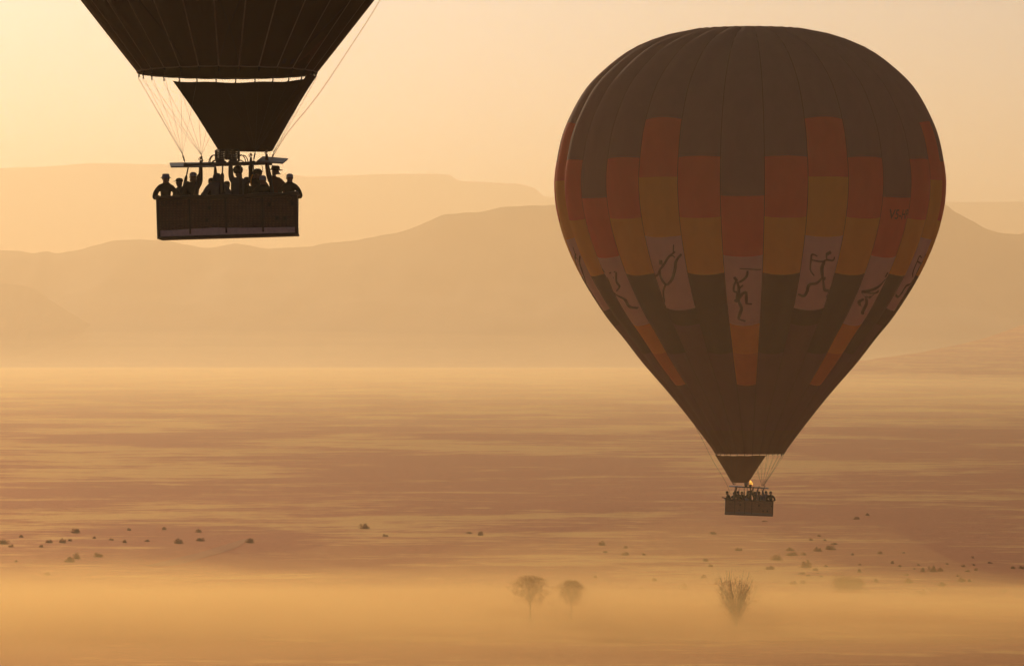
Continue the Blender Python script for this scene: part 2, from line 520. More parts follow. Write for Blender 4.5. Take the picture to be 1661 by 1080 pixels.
def conform_strokes(env, k, z_top, z_bot, quad, strokes, name, mat, parent, scale, off=0.02):
    """Broad painted strokes laid on a panel; pts are drawn in a flat frame whose quad spans the panel."""
    TL, TR, BR, BL = quad
    def st(x, y):
        t = (y - 0.5 * (TL[1] + TR[1])) / (0.5 * (BL[1] + BR[1]) - 0.5 * (TL[1] + TR[1]))
        xl = TL[0] + (BL[0] - TL[0]) * t; xr = TR[0] + (BR[0] - TR[0]) * t
        return min(max((x - xl) / (xr - xl), 0.02), 0.98), min(max(t, 0.02), 0.98)
    mb = MB()
    for w, pts in strokes:
        P = curve_pts([(x, y, 0) for x, y in pts], 7 * (len(pts) - 1)) if len(pts) > 2 else [Vector((x, y, 0)) for x, y in pts]
        lft, rgt = [], []
        for i, p in enumerate(P):
            d = (P[min(i + 1, len(P) - 1)] - P[max(i - 1, 0)]).normalized()
            q = Vector((-d.y, d.x, 0)) * w * 0.5
            q *= 0.75 + 0.25 * math.sin(math.pi * (i + 0.6) / (len(P) + 0.2))
            for side, lst in ((1, lft), (-1, rgt)):
                s, t = st(p.x + q.x * side, p.y + q.y * side)
                lst.append(env.pt(k, s, z_top + (z_bot - z_top) * t, off))
        v = lft + rgt; n = len(lft)
        mb.add(v, [(i, i + 1, n + i + 1, n + i) for i in range(n - 1)])
    return mb.build(name, mat, parent)

# ----------------------------------------------------------------- basket, frame and burner
def basket(parent, W, Wb, D, H, holes, mats, bands, roll):
    wick, leather, hide = mats
    rt = Matrix.Rotation(roll, 3, 'Y')
    def T(p): return rt @ Vector(p)
    mb = MB()
    # outer walls as cells round the footholds
    xs = sorted({-1.0, 1.0, *[h[0] - h[2] for h in holes], *[h[0] + h[2] for h in holes]} | set(np.linspace(-1, 1, 9).tolist()))
    zs = sorted({0.0, 1.0, *[h[1] - h[3] for h in holes], *[h[1] + h[3] for h in holes]})
    def halfw(z): return 0.5 * (Wb + (W - Wb) * z)
    for y in (-D / 2, D / 2):
        for i in range(len(xs) - 1):
            for j in range(len(zs) - 1):
                cx, cz = (xs[i] + xs[i + 1]) / 2, (zs[j] + zs[j + 1]) / 2
                if y < 0 and any(abs(cx - h[0]) < h[2] and abs(cz - h[1]) < h[3] for h in holes): continue
                q = [(xs[i] * halfw(zs[j]), y, zs[j] * H), (xs[i + 1] * halfw(zs[j]), y, zs[j] * H),
                     (xs[i + 1] * halfw(zs[j + 1]), y, zs[j + 1] * H), (xs[i] * halfw(zs[j + 1]), y, zs[j + 1] * H)]
                mb.add([T(p) for p in q], [(0, 1, 2, 3) if y < 0 else (3, 2, 1, 0)])
    for sx in (-1, 1):
        q = [(sx * Wb / 2, -D / 2, 0), (sx * Wb / 2, D / 2, 0), (sx * W / 2, D / 2, H), (sx * W / 2, -D / 2, H)]
        mb.add([T(p) for p in q], [(0, 1, 2, 3) if sx > 0 else (3, 2, 1, 0)])
    b = mb.build("basket", wick, parent)
    inn = MB()
    i = 0.07
    for y in (-D / 2 + i, D / 2 - i):
        q = [(-Wb / 2 + i, y, 0.02), (Wb / 2 - i, y, 0.02), (W / 2 - i, y, H), (-W / 2 + i, y, H)]
        inn.add([T(p) for p in q], [(0, 1, 2, 3)])
    for sx in (-1, 1):
        q = [(sx * (Wb / 2 - i), -D / 2 + i, 0.02), (sx * (Wb / 2 - i), D / 2 - i, 0.02), (sx * (W / 2 - i), D / 2 - i, H), (sx * (W / 2 - i), -D / 2 + i, H)]
        inn.add([T(p) for p in q], [(0, 1, 2, 3)])
    for fx in (-0.34, 0.34):                                             # partitions between compartments
        q = [(fx * Wb, -D / 2 + i, 0.02), (fx * Wb, D / 2 - i, 0.02), (fx * W, D / 2 - i, H * 0.97), (fx * W, -D / 2 + i, H * 0.97)]
        inn.add([T(p) for p in q], [(0, 1, 2, 3)])
    inn.build("basket_lining", M_floor, b)
    fl = MB().box(T((0, 0, 0.015)), (Wb + 0.05, D + 0.05, 0.07), rt)
    fl.build("basket_floor", M_floor, b)
    # padded rim
    rr = 0.062
    c = 0.12
    ring = []
    for sx, sy, a0 in ((1, -1, -90), (1, 1, 0), (-1, 1, 90), (-1, -1, 180)):
        for a in np.linspace(a0, a0 + 90, 6):
            ring.append(T((sx * (W / 2 - c) + c * math.cos(math.radians(a)), sy * (D / 2 - c) + c * math.sin(math.radians(a)), H + 0.01 + 0.012 * math.sin(7 * a + sx))))
    full = []
    for q in range(len(ring)):
        p0, p1 = ring[q], ring[(q + 1) % len(ring)]
        m = max(1, int((p1 - p0).length / 0.25))
        for s in range(m): full.append(p0.lerp(p1, s / m) + Vector((0, 0, 0.016 * math.sin(q * 3.1 + s * 1.7) - 0.022 * math.sin(math.pi * s / max(m, 1)))))
    MB().tube(full, [rr * (1 + 0.1 * math.sin(k * 1.3)) for k in range(len(full))], 8, closed=True).build("rim", leather, b, True)
    # pale hide round the foot, with an uneven upper edge
    hb = MB(); n = 40; zlo, zhi = 0.05 * H, 0.21 * H
    pts = []
    for j in range(n + 1):
        x = -1 + 2 * j / n
        pts.append((x, zhi + 0.05 * H * float(fbm(x * 2.2 + W, 3.3, 3)) * 2))
    for j in range(n):
        (x0, h0), (x1, h1) = pts[j], pts[j + 1]
        for y in (-D / 2 - 0.014, D / 2 + 0.014):
            e = (Wb / 2 + 0.014)
            hb.add([T((x0 * e, y, zlo)), T((x1 * e, y, zlo)), T((x1 * e, y, h1)), T((x0 * e, y, h0))], [(0, 1, 2, 3)])
    for sx in (-1, 1):
        e = sx * (Wb / 2 + 0.014); hh = pts[0][1] if sx < 0 else pts[-1][1]
        hb.add([T((e, -D / 2 - 0.014, zlo)), T((e, D / 2 + 0.014, zlo)), T((e, D / 2 + 0.014, hh)), T((e, -D / 2 - 0.014, hh))], [(0, 1, 2, 3)])
    hb.build("hide_band", hide, b)
    for j in range(9):                                                    # rope handles hanging on the near side
        hx = (-0.9 + 0.225 * j) * W / 2
        MB().tube(curve_pts([T((hx - 0.07, -D / 2 - 0.03, H * 0.90)), T((hx - 0.05, -D / 2 - 0.06, H * 0.83)), T((hx + 0.05, -D / 2 - 0.06, H * 0.83)), T((hx + 0.07, -D / 2 - 0.03, H * 0.90))], 9), 0.012, 5).build("rope_handle", leather, b, True)
    for h in holes:                                                       # leather collar round each foothold
        x0, x1 = (h[0] - h[2]) * halfw(h[1]), (h[0] + h[2]) * halfw(h[1]); z0, z1 = (h[1] - h[3]) * H, (h[1] + h[3]) * H
        m = MB(); e = 0.022; y = -D / 2 - 0.006
        for (cx, cz, sx, sz) in (((x0 + x1) / 2, z0, x1 - x0 + 2 * e, e), ((x0 + x1) / 2, z1, x1 - x0 + 2 * e, e), (x0, (z0 + z1) / 2, e, z1 - z0 - e), (x1, (z0 + z1) / 2, e, z1 - z0 - e)):
            m.box(T((cx, y, cz)), (sx, 0.03, sz), rt)
        m.build("foothold", leather, b)
    for x in bands:                                                       # rope bindings and corner hide
        w = 0.05
        MB().box(T((x * Wb / 2, -D / 2 - 0.008, H * 0.52)), (w, 0.035, H * 0.86), rt).build("binding", leather, b)
    for sx in (-1, 1):
        MB().box(T((sx * (Wb + W) / 4, -D / 2, H * 0.48)), (0.09, 0.09, H * 0.98), rt).build("corner_guard", leather, b)
    return b

def upright(parent, foot, head, mid=0.6, r=0.055):
    foot, head = Vector(foot), Vector(head)
    o = MB().tube([foot, foot.lerp(head, 0.3), foot.lerp(head, mid), foot.lerp(head, mid + 0.06)], [r * 1.1, r, r * 0.85, r * 0.45], 8).build("upright", M_sleeve, parent, True)
    MB().tube([foot.lerp(head, mid), head], 0.022, 6).build("rod", M_rod, o, True)
    return o

def burner(parent, c, coil_r, coil_h, base_h):
    """One burner can: valve block, coil of pipes round a can, hose loop."""
    c = Vector(c)
    b = MB().box(c + Vector((0, 0, base_h / 2)), (coil_r * 1.2, coil_r * 1.2, base_h)).box(c + Vector((0, 0, base_h * 0.3)), (coil_r * 1.9, coil_r * 0.5, base_h * 0.35)).build("burner", M_dsteel, parent)
    m = MB(); n = 5
    for i in range(n):
        z = base_h + coil_h * (i + 0.5) / n
        m.tube([c + Vector((coil_r * math.cos(a), coil_r * math.sin(a), z)) for a in np.linspace(0, 2 * math.pi, 17)[:-1]], coil_h / n * 0.30, 6, closed=True)
    for a in np.linspace(0.4, 2 * math.pi + 0.4, 7)[:-1]:
        m.tube([c + Vector((coil_r * 1.1 * math.cos(a), coil_r * 1.1 * math.sin(a), base_h * 0.8)), c + Vector((coil_r * 1.1 * math.cos(a), coil_r * 1.1 * math.sin(a), base_h + coil_h))], 0.014, 5)
    m.build("coil", M_dsteel, b, True)
    m = MB(); m.tube([c + Vector((0, 0, base_h)), c + Vector((0, 0, base_h + coil_h * 0.45))], coil_r * 0.4, 10)
    m.build("jet_ring", M_steel, b, True)
    return b

def slab(name, quad, thick, mat, parent):
    """A flat board from four corners, with real thickness."""
    q = [Vector(p) for p in quad]
    n = (q[1] - q[0]).cross(q[3] - q[0]).normalized() * thick
    v = q + [p + n for p in q]
    return mesh_obj(name, v, [(3, 2, 1, 0), (4, 5, 6, 7), (0, 1, 5, 4), (1, 2, 6, 5), (2, 3, 7, 6), (3, 0, 4, 7)], mat, parent)

def scoop(parent, mat, top, bot, z_top, z_bot, drop, n=26, m=10, name="scoop"):
    """Cloth skirt between an arc of the mouth ring and an arc over the burner. top/bot = (cx, cy, r, a0, a1)."""
    v, f = [], []
    for i in range(m + 1):
        t = i / m
        for j in range(n + 1):
            s = j / n
            a = math.radians(top[3] + (top[4] - top[3]) * s); b = math.radians(bot[3] + (bot[4] - bot[3]) * s)
            p = Vector((top[0] + top[2] * math.cos(a), top[1] + top[2] * math.sin(a), z_top(s)))
            q = Vector((bot[0] + bot[2] * math.cos(b), bot[1] + bot[2] * math.sin(b), z_bot(s)))
            w = t + drop * math.sin(math.pi * t) * 0.5
            pq = p.lerp(q, t)
            cxy = Vector((top[0], top[1], pq.z)).lerp(Vector((bot[0], bot[1], pq.z)), t)
            pq = pq + (cxy - pq) * drop * math.sin(math.pi * t) * (0.7 + 0.3 * math.cos(2 * math.pi * s * 7))
            v.append(pq)
    w = n + 1
    for i in range(m):
        for j in range(n):
            a = i * w + j
            f.append((a, a + 1, a + w + 1, a + w))
    return mesh_obj(name, v, f, mat, parent, smooth=True)
# ================================================================= the near balloon, cut off by the top of the picture
ND, NS = 154.0, FPX / 154.0
NU, NV = 370.0, 386.0
near = empty("hot_air_balloon", px(NU, NV, ND))
tag(near, "dark olive balloon with pale seams, cut off by the top of the photo", "hot air balloon", "hot air balloons over the plain")
def nl(u, v, y=0.0): return Vector(((u - NU) / NS, y, (NV - v) / NS))
NROLL = math.radians(-1.75)          # the basket hangs a little higher on the right
ax = (368.5 - NU) / NS
zm = (NV - 117.5) / NS               # mouth ring
Rm = 146.0 / NS
prof = [(zm, Rm), (zm + 1.0, Rm + 0.785), (zm + 2.0, Rm + 1.565), (zm + 4, Rm + 3.1), (zm + 7, Rm + 5.35), (zm + 10, Rm + 7.45), (zm + 13, Rm + 9.2),
        (zm + 16, Rm + 10.4), (zm + 19, Rm + 10.9), (zm + 22, Rm + 10.5), (zm + 24.5, Rm + 9.2), (zm + 26.5, Rm + 7.0), (zm + 28, Rm + 4.2), (zm + 28.7, Rm + 1.6), (zm + 28.95, 0.6)]
nenv = Envelope(prof, 28, math.radians(3.9), 0.012, ax, tilt=0.022, z_mouth=zm)
ztop = zm + 28.95
for k in range(-14, 14):
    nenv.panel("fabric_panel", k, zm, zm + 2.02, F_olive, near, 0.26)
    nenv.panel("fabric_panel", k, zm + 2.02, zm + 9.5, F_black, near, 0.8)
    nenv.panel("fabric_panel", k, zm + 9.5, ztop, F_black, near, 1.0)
    mb = MB()                                             # a load tape down each seam
    zz = np.concatenate([np.linspace(zm, zm + 2.4, 10), np.linspace(zm + 3, ztop, 24)])
    L, R_ = [], []
    for z in zz:
        hw = 0.020 / max(nenv.R(z), 0.8) / (2 * math.pi / nenv.n)
        L.append(nenv.pt(k, 1 - hw, z, 0.008)); R_.append(nenv.pt(k + 1, hw, z, 0.008))
    mb.add(L + R_, [(i, len(L) + i, len(L) + i + 1, i + 1) for i in range(len(L) - 1)])
    mb.build("load_tape", M_tape, near, True)
cap = MB()
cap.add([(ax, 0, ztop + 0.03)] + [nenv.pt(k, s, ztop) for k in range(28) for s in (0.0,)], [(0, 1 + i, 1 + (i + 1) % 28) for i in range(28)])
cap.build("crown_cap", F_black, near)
# hem of the mouth
hem = MB().tube([nenv.pt(k, s, zm, 0.0) for k in range(28) for s in (0, 0.33, 0.66)], 0.022, 6, closed=True)
hem.build("mouth_hem", M_tape, near, True)
def on_panel(k, s0, s1, z0, z1, name, mat, tri=False):
    m = MB(); n = 8
    pts = []
    for i in range(n + 1):
        z = z0 + (z1 - z0) * i / n
        f = (i / n) if tri else 1.0
        a, b = (s1 - (s1 - s0) * f, s1) if tri else (s0, s1)
        pts.append((nenv.pt(k, a, z, 0.012), nenv.pt(k, b, z, 0.012)))
    m.add([p for ab in pts for p in ab], [(2 * i, 2 * i + 1, 2 * i + 3, 2 * i + 2) for i in range(n)])
    return m.build(name, mat, near)
on_panel(4, 0.05, 0.95, zm + 0.95, zm + 0.16, "sunlit_patch", F_sunlit, tri=True)  # sun coming through the cloth, painted as a lighter triangle
on_panel(3, 0.15, 0.85, zm + 0.24, zm + 0.11, "maker_label", M_cord)
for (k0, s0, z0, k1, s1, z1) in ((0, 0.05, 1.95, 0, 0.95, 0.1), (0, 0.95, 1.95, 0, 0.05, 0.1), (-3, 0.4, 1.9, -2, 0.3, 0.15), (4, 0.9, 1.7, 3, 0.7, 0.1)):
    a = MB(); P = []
    for i in range(13):                                   # shadow of the inner rigging through the cloth, drawn as dark cords on it
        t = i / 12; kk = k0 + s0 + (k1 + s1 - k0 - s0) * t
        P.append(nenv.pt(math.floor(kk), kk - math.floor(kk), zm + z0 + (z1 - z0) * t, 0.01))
    a.tube(P, 0.008, 5).build("rigging_shadow_cord", M_cord, near)
# scoop
T0, T1 = -24.0, 131.0
def nz_top(s): return zm - 0.11 - 0.022 * Rm * math.sin(math.radians(T0 + (T1 - T0) * s)) - 0.014 * math.sin(s * math.pi * 9)
def nz_bot(s): return (NV - 243.5) / NS + 0.08 * max(0, 0.35 - s) / 0.35 - 0.03 * math.sin(math.pi * min(1, s * 1.2))
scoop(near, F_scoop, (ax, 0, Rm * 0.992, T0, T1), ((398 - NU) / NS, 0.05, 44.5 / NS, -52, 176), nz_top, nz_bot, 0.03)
sm = MB()
for i in range(28):                                       # straps and hooks all round the mouth
    p = nenv.pt(i, 0.0, zm)
    a = math.degrees(math.atan2(p.y, p.x - ax))
    q = Vector((ax + (p.x - ax) * 0.99, p.y * 0.99, p.z - 0.13))
    MB().tube([p, p.lerp(q, 0.5) + Vector((0.012, 0, 0)), q], [0.024, 0.017, 0.026], 6).build("mouth_strap", M_cord, near)
# burner frame: corners, bars, shields
fz = (NV - 266.5) / NS
FX, FY = 67.0 / NS, 0.52
rt = Matrix.Rotation(NROLL, 3, 'Y')
def fr(x, y, z=0.0): return Vector((0, 0, fz)) + rt @ Vector((x, y, z))
fm = MB()
SK = 12.5 / NS
cs = [fr(-FX, -FY), fr(FX - 2 * SK, -FY), fr(FX, FY), fr(-FX + 2 * SK, FY)]
fm.tube(cs, 0.034, 8, closed=True)
for x in (-0.36, 0.36): fm.tube([fr(x, -FY), fr(x, FY)], 0.026, 8)
fm.tube([fr(-0.36, 0), fr(0.36, 0)], 0.03, 8)
bf = fm.build("burner_frame", M_dsteel, near)
for c in cs: MB().box(c, (0.11, 0.11, 0.10), rt).build("corner_block", M_dsteel, bf)
def zf(u, v, y): return nl(u, v, y)
slab("shield_panel", [zf(279, 273.2, -0.55), zf(352, 272.5, -0.55), zf(352, 264.0, 0.55), zf(273, 265.0, 0.55)], 0.035, M_plate, bf)
slab("shield_panel", [zf(417.5, 264.6, -0.55), zf(460, 267.2, -0.55), zf(466, 258.0, 0.55), zf(424.5, 254.6, 0.55)], 0.035, M_plate, bf)
# burners
bz = fz + 0.03
for bx, by in ((-0.17, -0.16), (0.17, -0.16), (-0.17, 0.16), (0.17, 0.16)):
    burner(near, (bx - 0.02, by, bz), 0.145, 0.235, 0.11)
for sx in (-1, 1):
    for sy, o in ((-0.16, 0.0), (0.16, 0.05)):
        hs = MB(); hs.tube(curve_pts([(sx * 0.29, sy, bz + 0.20), (sx * (0.38 + o), sy, bz + 0.21), (sx * (0.46 + o), sy, bz + 0.12), (sx * (0.49 + o), sy, bz - 0.04)], 16), 0.014, 6)
        hs.tube(curve_pts([(sx * 0.25, sy, bz + 0.05), (sx * 0.36, sy, bz + 0.07), (sx * (0.47), sy, bz - 0.02)], 12), 0.013, 6)
        hs.build("fuel_hose", M_cord, near, True)
for y in (-0.16, 0.16):
    MB().tube([(-0.31, y, bz), (-0.31, y, bz + 0.365), (0.28, y, bz + 0.365), (0.28, y, bz)], 0.012, 6).build("burner_bar", M_dsteel, near)
# basket and uprights
bw, bwb, bd, bh = 225 / NS, 220 / NS, 1.65, 65.5 / NS
holes = [(-0.255, 0.72, 0.018, 0.042), (-0.30, 0.42, 0.016, 0.036), (0.615, 0.76, 0.022, 0.045), (0.72, 0.42, 0.022, 0.045), (0.835, 0.41, 0.022, 0.045), (0.945, 0.77, 0.02, 0.045)]
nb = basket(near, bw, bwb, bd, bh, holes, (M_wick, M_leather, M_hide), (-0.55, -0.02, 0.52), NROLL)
nb.location = (0.035, 0, 0.02)
rim_z = bh
for i, (tx, bx, y) in enumerate(((-66, -78, 0.5), (-42.5, -51, -0.5), (-23, -26, 0.5), (-7, -8, -0.5), (4.5, 8, 0.5), (21.5, 24, -0.5), (39, 47, 0.5), (65.5, 77, -0.5))):
    upright(near, rt @ Vector((bx / NS, y * 1.35, rim_z * 0.86)), fr(tx / NS, y), 0.70 if i not in (2, 4) else 0.55, 0.062 if i in (1, 3) else 0.05)
# suspension wires from every tape to the nearest frame corner
for i in range(28):
    p = nenv.pt(i, 0.0, zm - 0.0) + Vector((0, 0, -0.15))
    c = min(cs, key=lambda q: (Vector((q.x, q.y * 1.6)) - Vector(((p.x - ax) * 0.5, p.y * 0.6))).length)
    cp = c + (Vector((ax + (c.x - ax) * 1.7, c.y * 2.0, zm)) - c).normalized() * 0.30
    MB().tube([p, cp], 0.0034, 5).build("suspension_wire", M_rope2, near)
for c in cs:                                              # the wires of a corner meet in one hook
    cp = c + (Vector((ax + (c.x - ax) * 1.7, c.y * 2.0, zm)) - c).normalized() * 0.30
    d = cp - c
    MB().tube([c, c + d * 0.35, c + d * 0.4, c + d * 0.85, c + d * 0.9, cp], [0.012, 0.010, 0.022, 0.022, 0.012, 0.010], 6).build("carabiner", M_dsteel, near)
# vent line hanging outside the envelope on the right
MB().tube(curve_pts([nl(700, -150, 0.3), nl(616, 0, 0.2), nl(566, 79, 0.15), nl(515, 155, 0.1), nl(466, 216, 0.05), nl(438, 262, 0.0)], 40), 0.0075, 5).build("vent_line", M_rope, near)
MB().tube(curve_pts([nl(404, 270, -0.3), nl(406, 290, -0.35), nl(404, 305, -0.35), nl(405, 322, -0.3)], 20), 0.011, 5).build("drop_line", M_cord, near)
MB().tube(curve_pts([nl(424, 268, 0.3), nl(425.5, 275, 0.3), nl(424.5, 279, 0.3)], 10), 0.009, 5).build("pull_cord", M_cord, near)
# ================================================================= the complete balloon with red and yellow panels
FD, FS = 461.0, FPX / 461.0
FU, FV = 1214.0, 835.0
far_b = empty("hot_air_balloon", px(FU, FV, FD))
tag(far_b, "complete dark balloon with stepped red, yellow and grey panels and painted running figures", "hot air balloon", "hot air balloons over the plain")
BZ = far_b.location.z
fax = (1216.0 - FU) / FS
def fz_axis(v): return CAM_Z + (HORIZON - v) / FPX * FD - BZ
PR = [(733, 56.5), (688, 90), (651, 119), (621, 144), (585, 175), (544, 206.5), (514, 231), (479, 254.5), (448, 273), (416, 289), (388, 300.5), (363, 308.5), (331, 315.5),
      (308, 317.5), (290, 317.5), (266, 314.5), (222, 305), (185, 289.5), (147, 267), (119, 240), (88, 200), (70, 163), (56, 120), (49.5, 88), (46.5, 60), (45.5, 12)]
fenv = Envelope([(fz_axis(v), r / FS) for v, r in PR], 28, math.radians(-4.5), 0.030, fax)
def fzc(v):
    """Height on the side that faces the camera, seen at photo row v."""
    z = fz_axis(v)
    for _ in range(4):
        z = CAM_Z + (HORIZON - v) / FPX * (FD - fenv.R(z)) - BZ
    return z
ztop_f = fz_axis(49.5); zmouth = fz_axis(735)
rows = {"A": [(None, 317, F_top), (317, 413, F_red), (413, 524, F_gry), (524, 571, F_ora), (571, 623, F_rust), (623, 697, F_pur), (697, None, F_hem)],
        "B": [(None, 254, F_top), (254, 351, F_red), (351, 442, F_yel), (442, 571, F_bro), (571, 697, F_pur), (697, None, F_hem)],
        "C": [(None, 192, F_top), (192, 286, F_red), (286, 381, F_yel), (381, 499, F_gry), (499, 524, F_bro), (524, 697, F_pur), (697, None, F_hem)]}
FIG = {
 0: (((105, 55), (650, 55), (615, 1030), (180, 1030)), [(13, [(335, 220), (450, 228), (625, 260)]), (34, [(440, 250), (430, 320), (390, 370), (330, 412)]), (42, [(262, 345), (300, 398)]),
     (26, [(290, 390), (262, 460), (256, 545), (300, 552)]), (40, [(305, 405), (320, 480), (322, 560), (312, 640)]), (24, [(335, 492), (378, 452)]), (66, [(318, 560), (308, 700)]),
     (38, [(330, 640), (370, 575), (425, 545)]), (38, [(422, 545), (424, 640), (426, 718)]), (22, [(425, 716), (500, 728)]), (44, [(322, 690), (356, 780), (330, 880), (313, 938)]), (22, [(313, 938), (412, 965)]), (38, [(262, 675), (300, 690)])]),
 -2: (((50, 60), (535, 55), (695, 990), (310, 990)), [(48, [(300, 345), (300, 405)]), (28, [(285, 470), (340, 405), (400, 310), (475, 250)]), (13, [(455, 160), (455, 252)]), (12, [(410, 292), (455, 300), (475, 322)]),
     (26, [(283, 470), (240, 550), (188, 580)]), (32, [(288, 460), (285, 560), (340, 650), (385, 658)]), (34, [(380, 660), (440, 590), (475, 480), (490, 370), (545, 290)]), (28, [(350, 660), (310, 750), (298, 830), (300, 912)])]),
 -4: (((45, 120), (335, 100), (715, 1025), (520, 1050)), [(20, [(205, 385), (330, 375)]), (24, [(148, 278), (190, 315)]), (18, [(272, 312), (338, 300)]), (20, [(345, 308), (365, 430), (402, 500), (368, 560)]),
     (34, [(228, 385), (265, 470), (305, 610)]), (34, [(300, 580), (322, 720)]), (26, [(325, 600), (460, 665), (520, 770), (602, 815)]), (16, [(160, 350), (215, 385)])]),
 2: (((165, 50), (690, 55), (440, 1000), (40, 990)), [(44, [(420, 278), (488, 243)]), (18, [(422, 280), (430, 348)]), (22, [(232, 350), (360, 365), (430, 345), (520, 360), (545, 318)]), (20, [(305, 297), (245, 280), (230, 340), (222, 480), (268, 548)]),
     (44, [(395, 362), (365, 450), (378, 585)]), (40, [(355, 575), (418, 588)]), (34, [(360, 585), (300, 640), (210, 670), (185, 760), (150, 820), (85, 810)]), (34, [(385, 590), (400, 690), (420, 740), (492, 775), (465, 852)])]),
 4: (((310, 55), (655, 70), (180, 1040), (5, 1020)), [(30, [(495, 280), (455, 345)]), (22, [(560, 330), (480, 380), (440, 392)]), (34, [(455, 388), (340, 480), (185, 562)]), (28, [(195, 560), (330, 560), (365, 528)]),
     (32, [(188, 560), (222, 632)]), (28, [(238, 632), (352, 540)]), (30, [(215, 640), (210, 720), (165, 840), (182, 858)]), (26, [(190, 650), (150, 700), (150, 752)])]),
}
FIG[6] = FIG[2]; FIG[-6] = FIG[-2]
for k in range(-14, 14):
    typ = "A" if k % 4 == 0 else ("C" if k % 4 == 2 else "B")
    for v0, v1, mat in rows[typ]:
        z0 = ztop_f if v0 is None else fzc(v0)
        z1 = zmouth if v1 is None else fzc(v1)
        p = fenv.panel("fabric_panel", k, z0, z1, mat, far_b, 0.55, 8)
        if mat is F_gry and k in FIG:
            q, st = FIG[k]
            conform_strokes(fenv, k, z0, z1, q, st, "running_figure", F_fig, p, 1.0)
        if k == 4 and v0 == 317:
            fc = bpy.data.curves.new("lettering", 'FONT'); fc.body = "V5-HP"; fc.size = 1.0; fc.resolution_u = 2
            fo = bpy.data.objects.new("lettering", fc); COL.objects.link(fo)
            bpy.context.view_layer.update()
            me = fo.evaluated_get(bpy.context.evaluated_depsgraph_get()).to_mesh()
            vs = [v.co.copy() for v in me.vertices]; fs = [tuple(pl.vertices) for pl in me.polygons]
            bpy.data.objects.remove(fo)
            xm = max(v.x for v in vs); zt, zb = fzc(335), fzc(351)
            out = [fenv.pt(k, 0.20 + 0.74 * v.x / xm, zb + (zt - zb) * v.y / 0.72, 0.02) for v in vs]
            mesh_obj("lettering", out, fs, F_fig, p)
for k in range(-14, 14):                                  # load tapes along the seams, darkened to paint the crease shading between gores
    mb = MB(); L, R_ = [], []
    zz = np.linspace(zmouth, ztop_f, 44)
    for z in zz:
        hw = 0.019 / max(fenv.R(z), 1.0) / (2 * math.pi / fenv.n)
        L.append(fenv.pt(k, 1 - hw, z, 0.012)); R_.append(fenv.pt(k + 1, hw, z, 0.012))
    mb.add(L + R_, [(i, len(L) + i, len(L) + i + 1, i + 1) for i in range(len(L) - 1)])
    mb.build("load_tape", F_bro, far_b, True)
# crown: a parachute vent lying on the top
cr = MB()
ring0 = [fenv.pt(k, s, ztop_f, 0.05) for k in range(28) for s in (0, 0.5)]
cr_z = [(1.03, 0.0), (0.99, 0.07), (0.80, 0.15), (0.45, 0.21), (0.12, 0.23)]
R0 = fenv.R(ztop_f)
vs, N = [], 56
for f, h in cr_z:
    for i in range(N):
        a = 2 * math.pi * i / N
        vs.append((fax + R0 * f * math.cos(a), R0 * f * math.sin(a), ztop_f + h + 0.02 * math.sin(a * 28)))
fs = [(j * N + i, j * N + (i + 1) % N, (j + 1) * N + (i + 1) % N, (j + 1) * N + i) for j in range(len(cr_z) - 1) for i in range(N)]
fs.append(tuple((len(cr_z) - 1) * N + i for i in range(N)))
mesh_obj("crown_cap", vs, fs, F_top, far_b, smooth=True)
MB().tube([fenv.pt(k, s, zmouth, 0.0) for k in range(28) for s in (0, 0.33, 0.66)], 0.03, 6, closed=True).build("mouth_hem", F_hem, far_b, True)
# scoop hanging from the near left side of the mouth
Rf = fenv.R(zmouth)
zs_t = zmouth - 0.11
def fz_top(s): return zs_t - 0.05 * math.sin(math.pi * s) - 0.015 * math.sin(s * math.pi * 11)
def fz_bot(s): return (FV - 782.5) / FS + 0.30 * (abs(s - 0.52) * 2) ** 3 * (1.0 if s < 0.5 else 0.5)
scoop(far_b, F_scoop2, (fax, 0, Rf * 0.995, 160, 296), ((1200.5 - FU) / FS, -0.10, 15.5 / FS, 165, 345), fz_top, fz_bot, 0.02)
for i in range(28):
    p = fenv.pt(i, 0.0, zmouth)
    q = Vector((fax + (p.x - fax) * 0.99, p.y * 0.99, zmouth - 0.13 - 0.07 * (i % 3 == 0)))
    MB().tube([p, q], [0.035, 0.03], 5).build("mouth_strap", M_cord, far_b)
FROLL = math.radians(2.2)
rtf = Matrix.Rotation(FROLL, 3, 'Y')
ffz = (FV - 790.0) / FS
def ffr(x, y, z=0.0): return Vector((0, 0, ffz)) + rtf @ Vector((x, y, z))
FX, FY = 1.12, 0.52
cs2 = [ffr(-FX, -FY), ffr(FX, -FY), ffr(FX, FY), ffr(-FX, FY)]
fm = MB(); fm.tube(cs2, 0.036, 8, closed=True)
for x in (-0.36, 0.36): fm.tube([ffr(x, -FY), ffr(x, FY)], 0.028, 8)
bf2 = fm.build("burner_frame", M_dsteel, far_b)
slab("shield_panel", [ffr(-1.58, -0.55, -0.01), ffr(-0.5, -0.55, 0.0), ffr(-0.5, 0.55, 0.04), ffr(-1.58, 0.55, 0.03)], 0.05, M_plate2, bf2)
slab("shield_panel", [ffr(0.5, -0.55, -0.03), ffr(1.62, -0.55, -0.06), ffr(1.62, 0.55, -0.03), ffr(0.5, 0.55, 0.0)], 0.05, M_plate, bf2)
for bx, by in ((-0.17, -0.16), (0.17, -0.16), (-0.17, 0.16), (0.17, 0.16)):
    burner(far_b, (bx - 0.02, by, ffz + 0.03), 0.13, 0.23, 0.14)
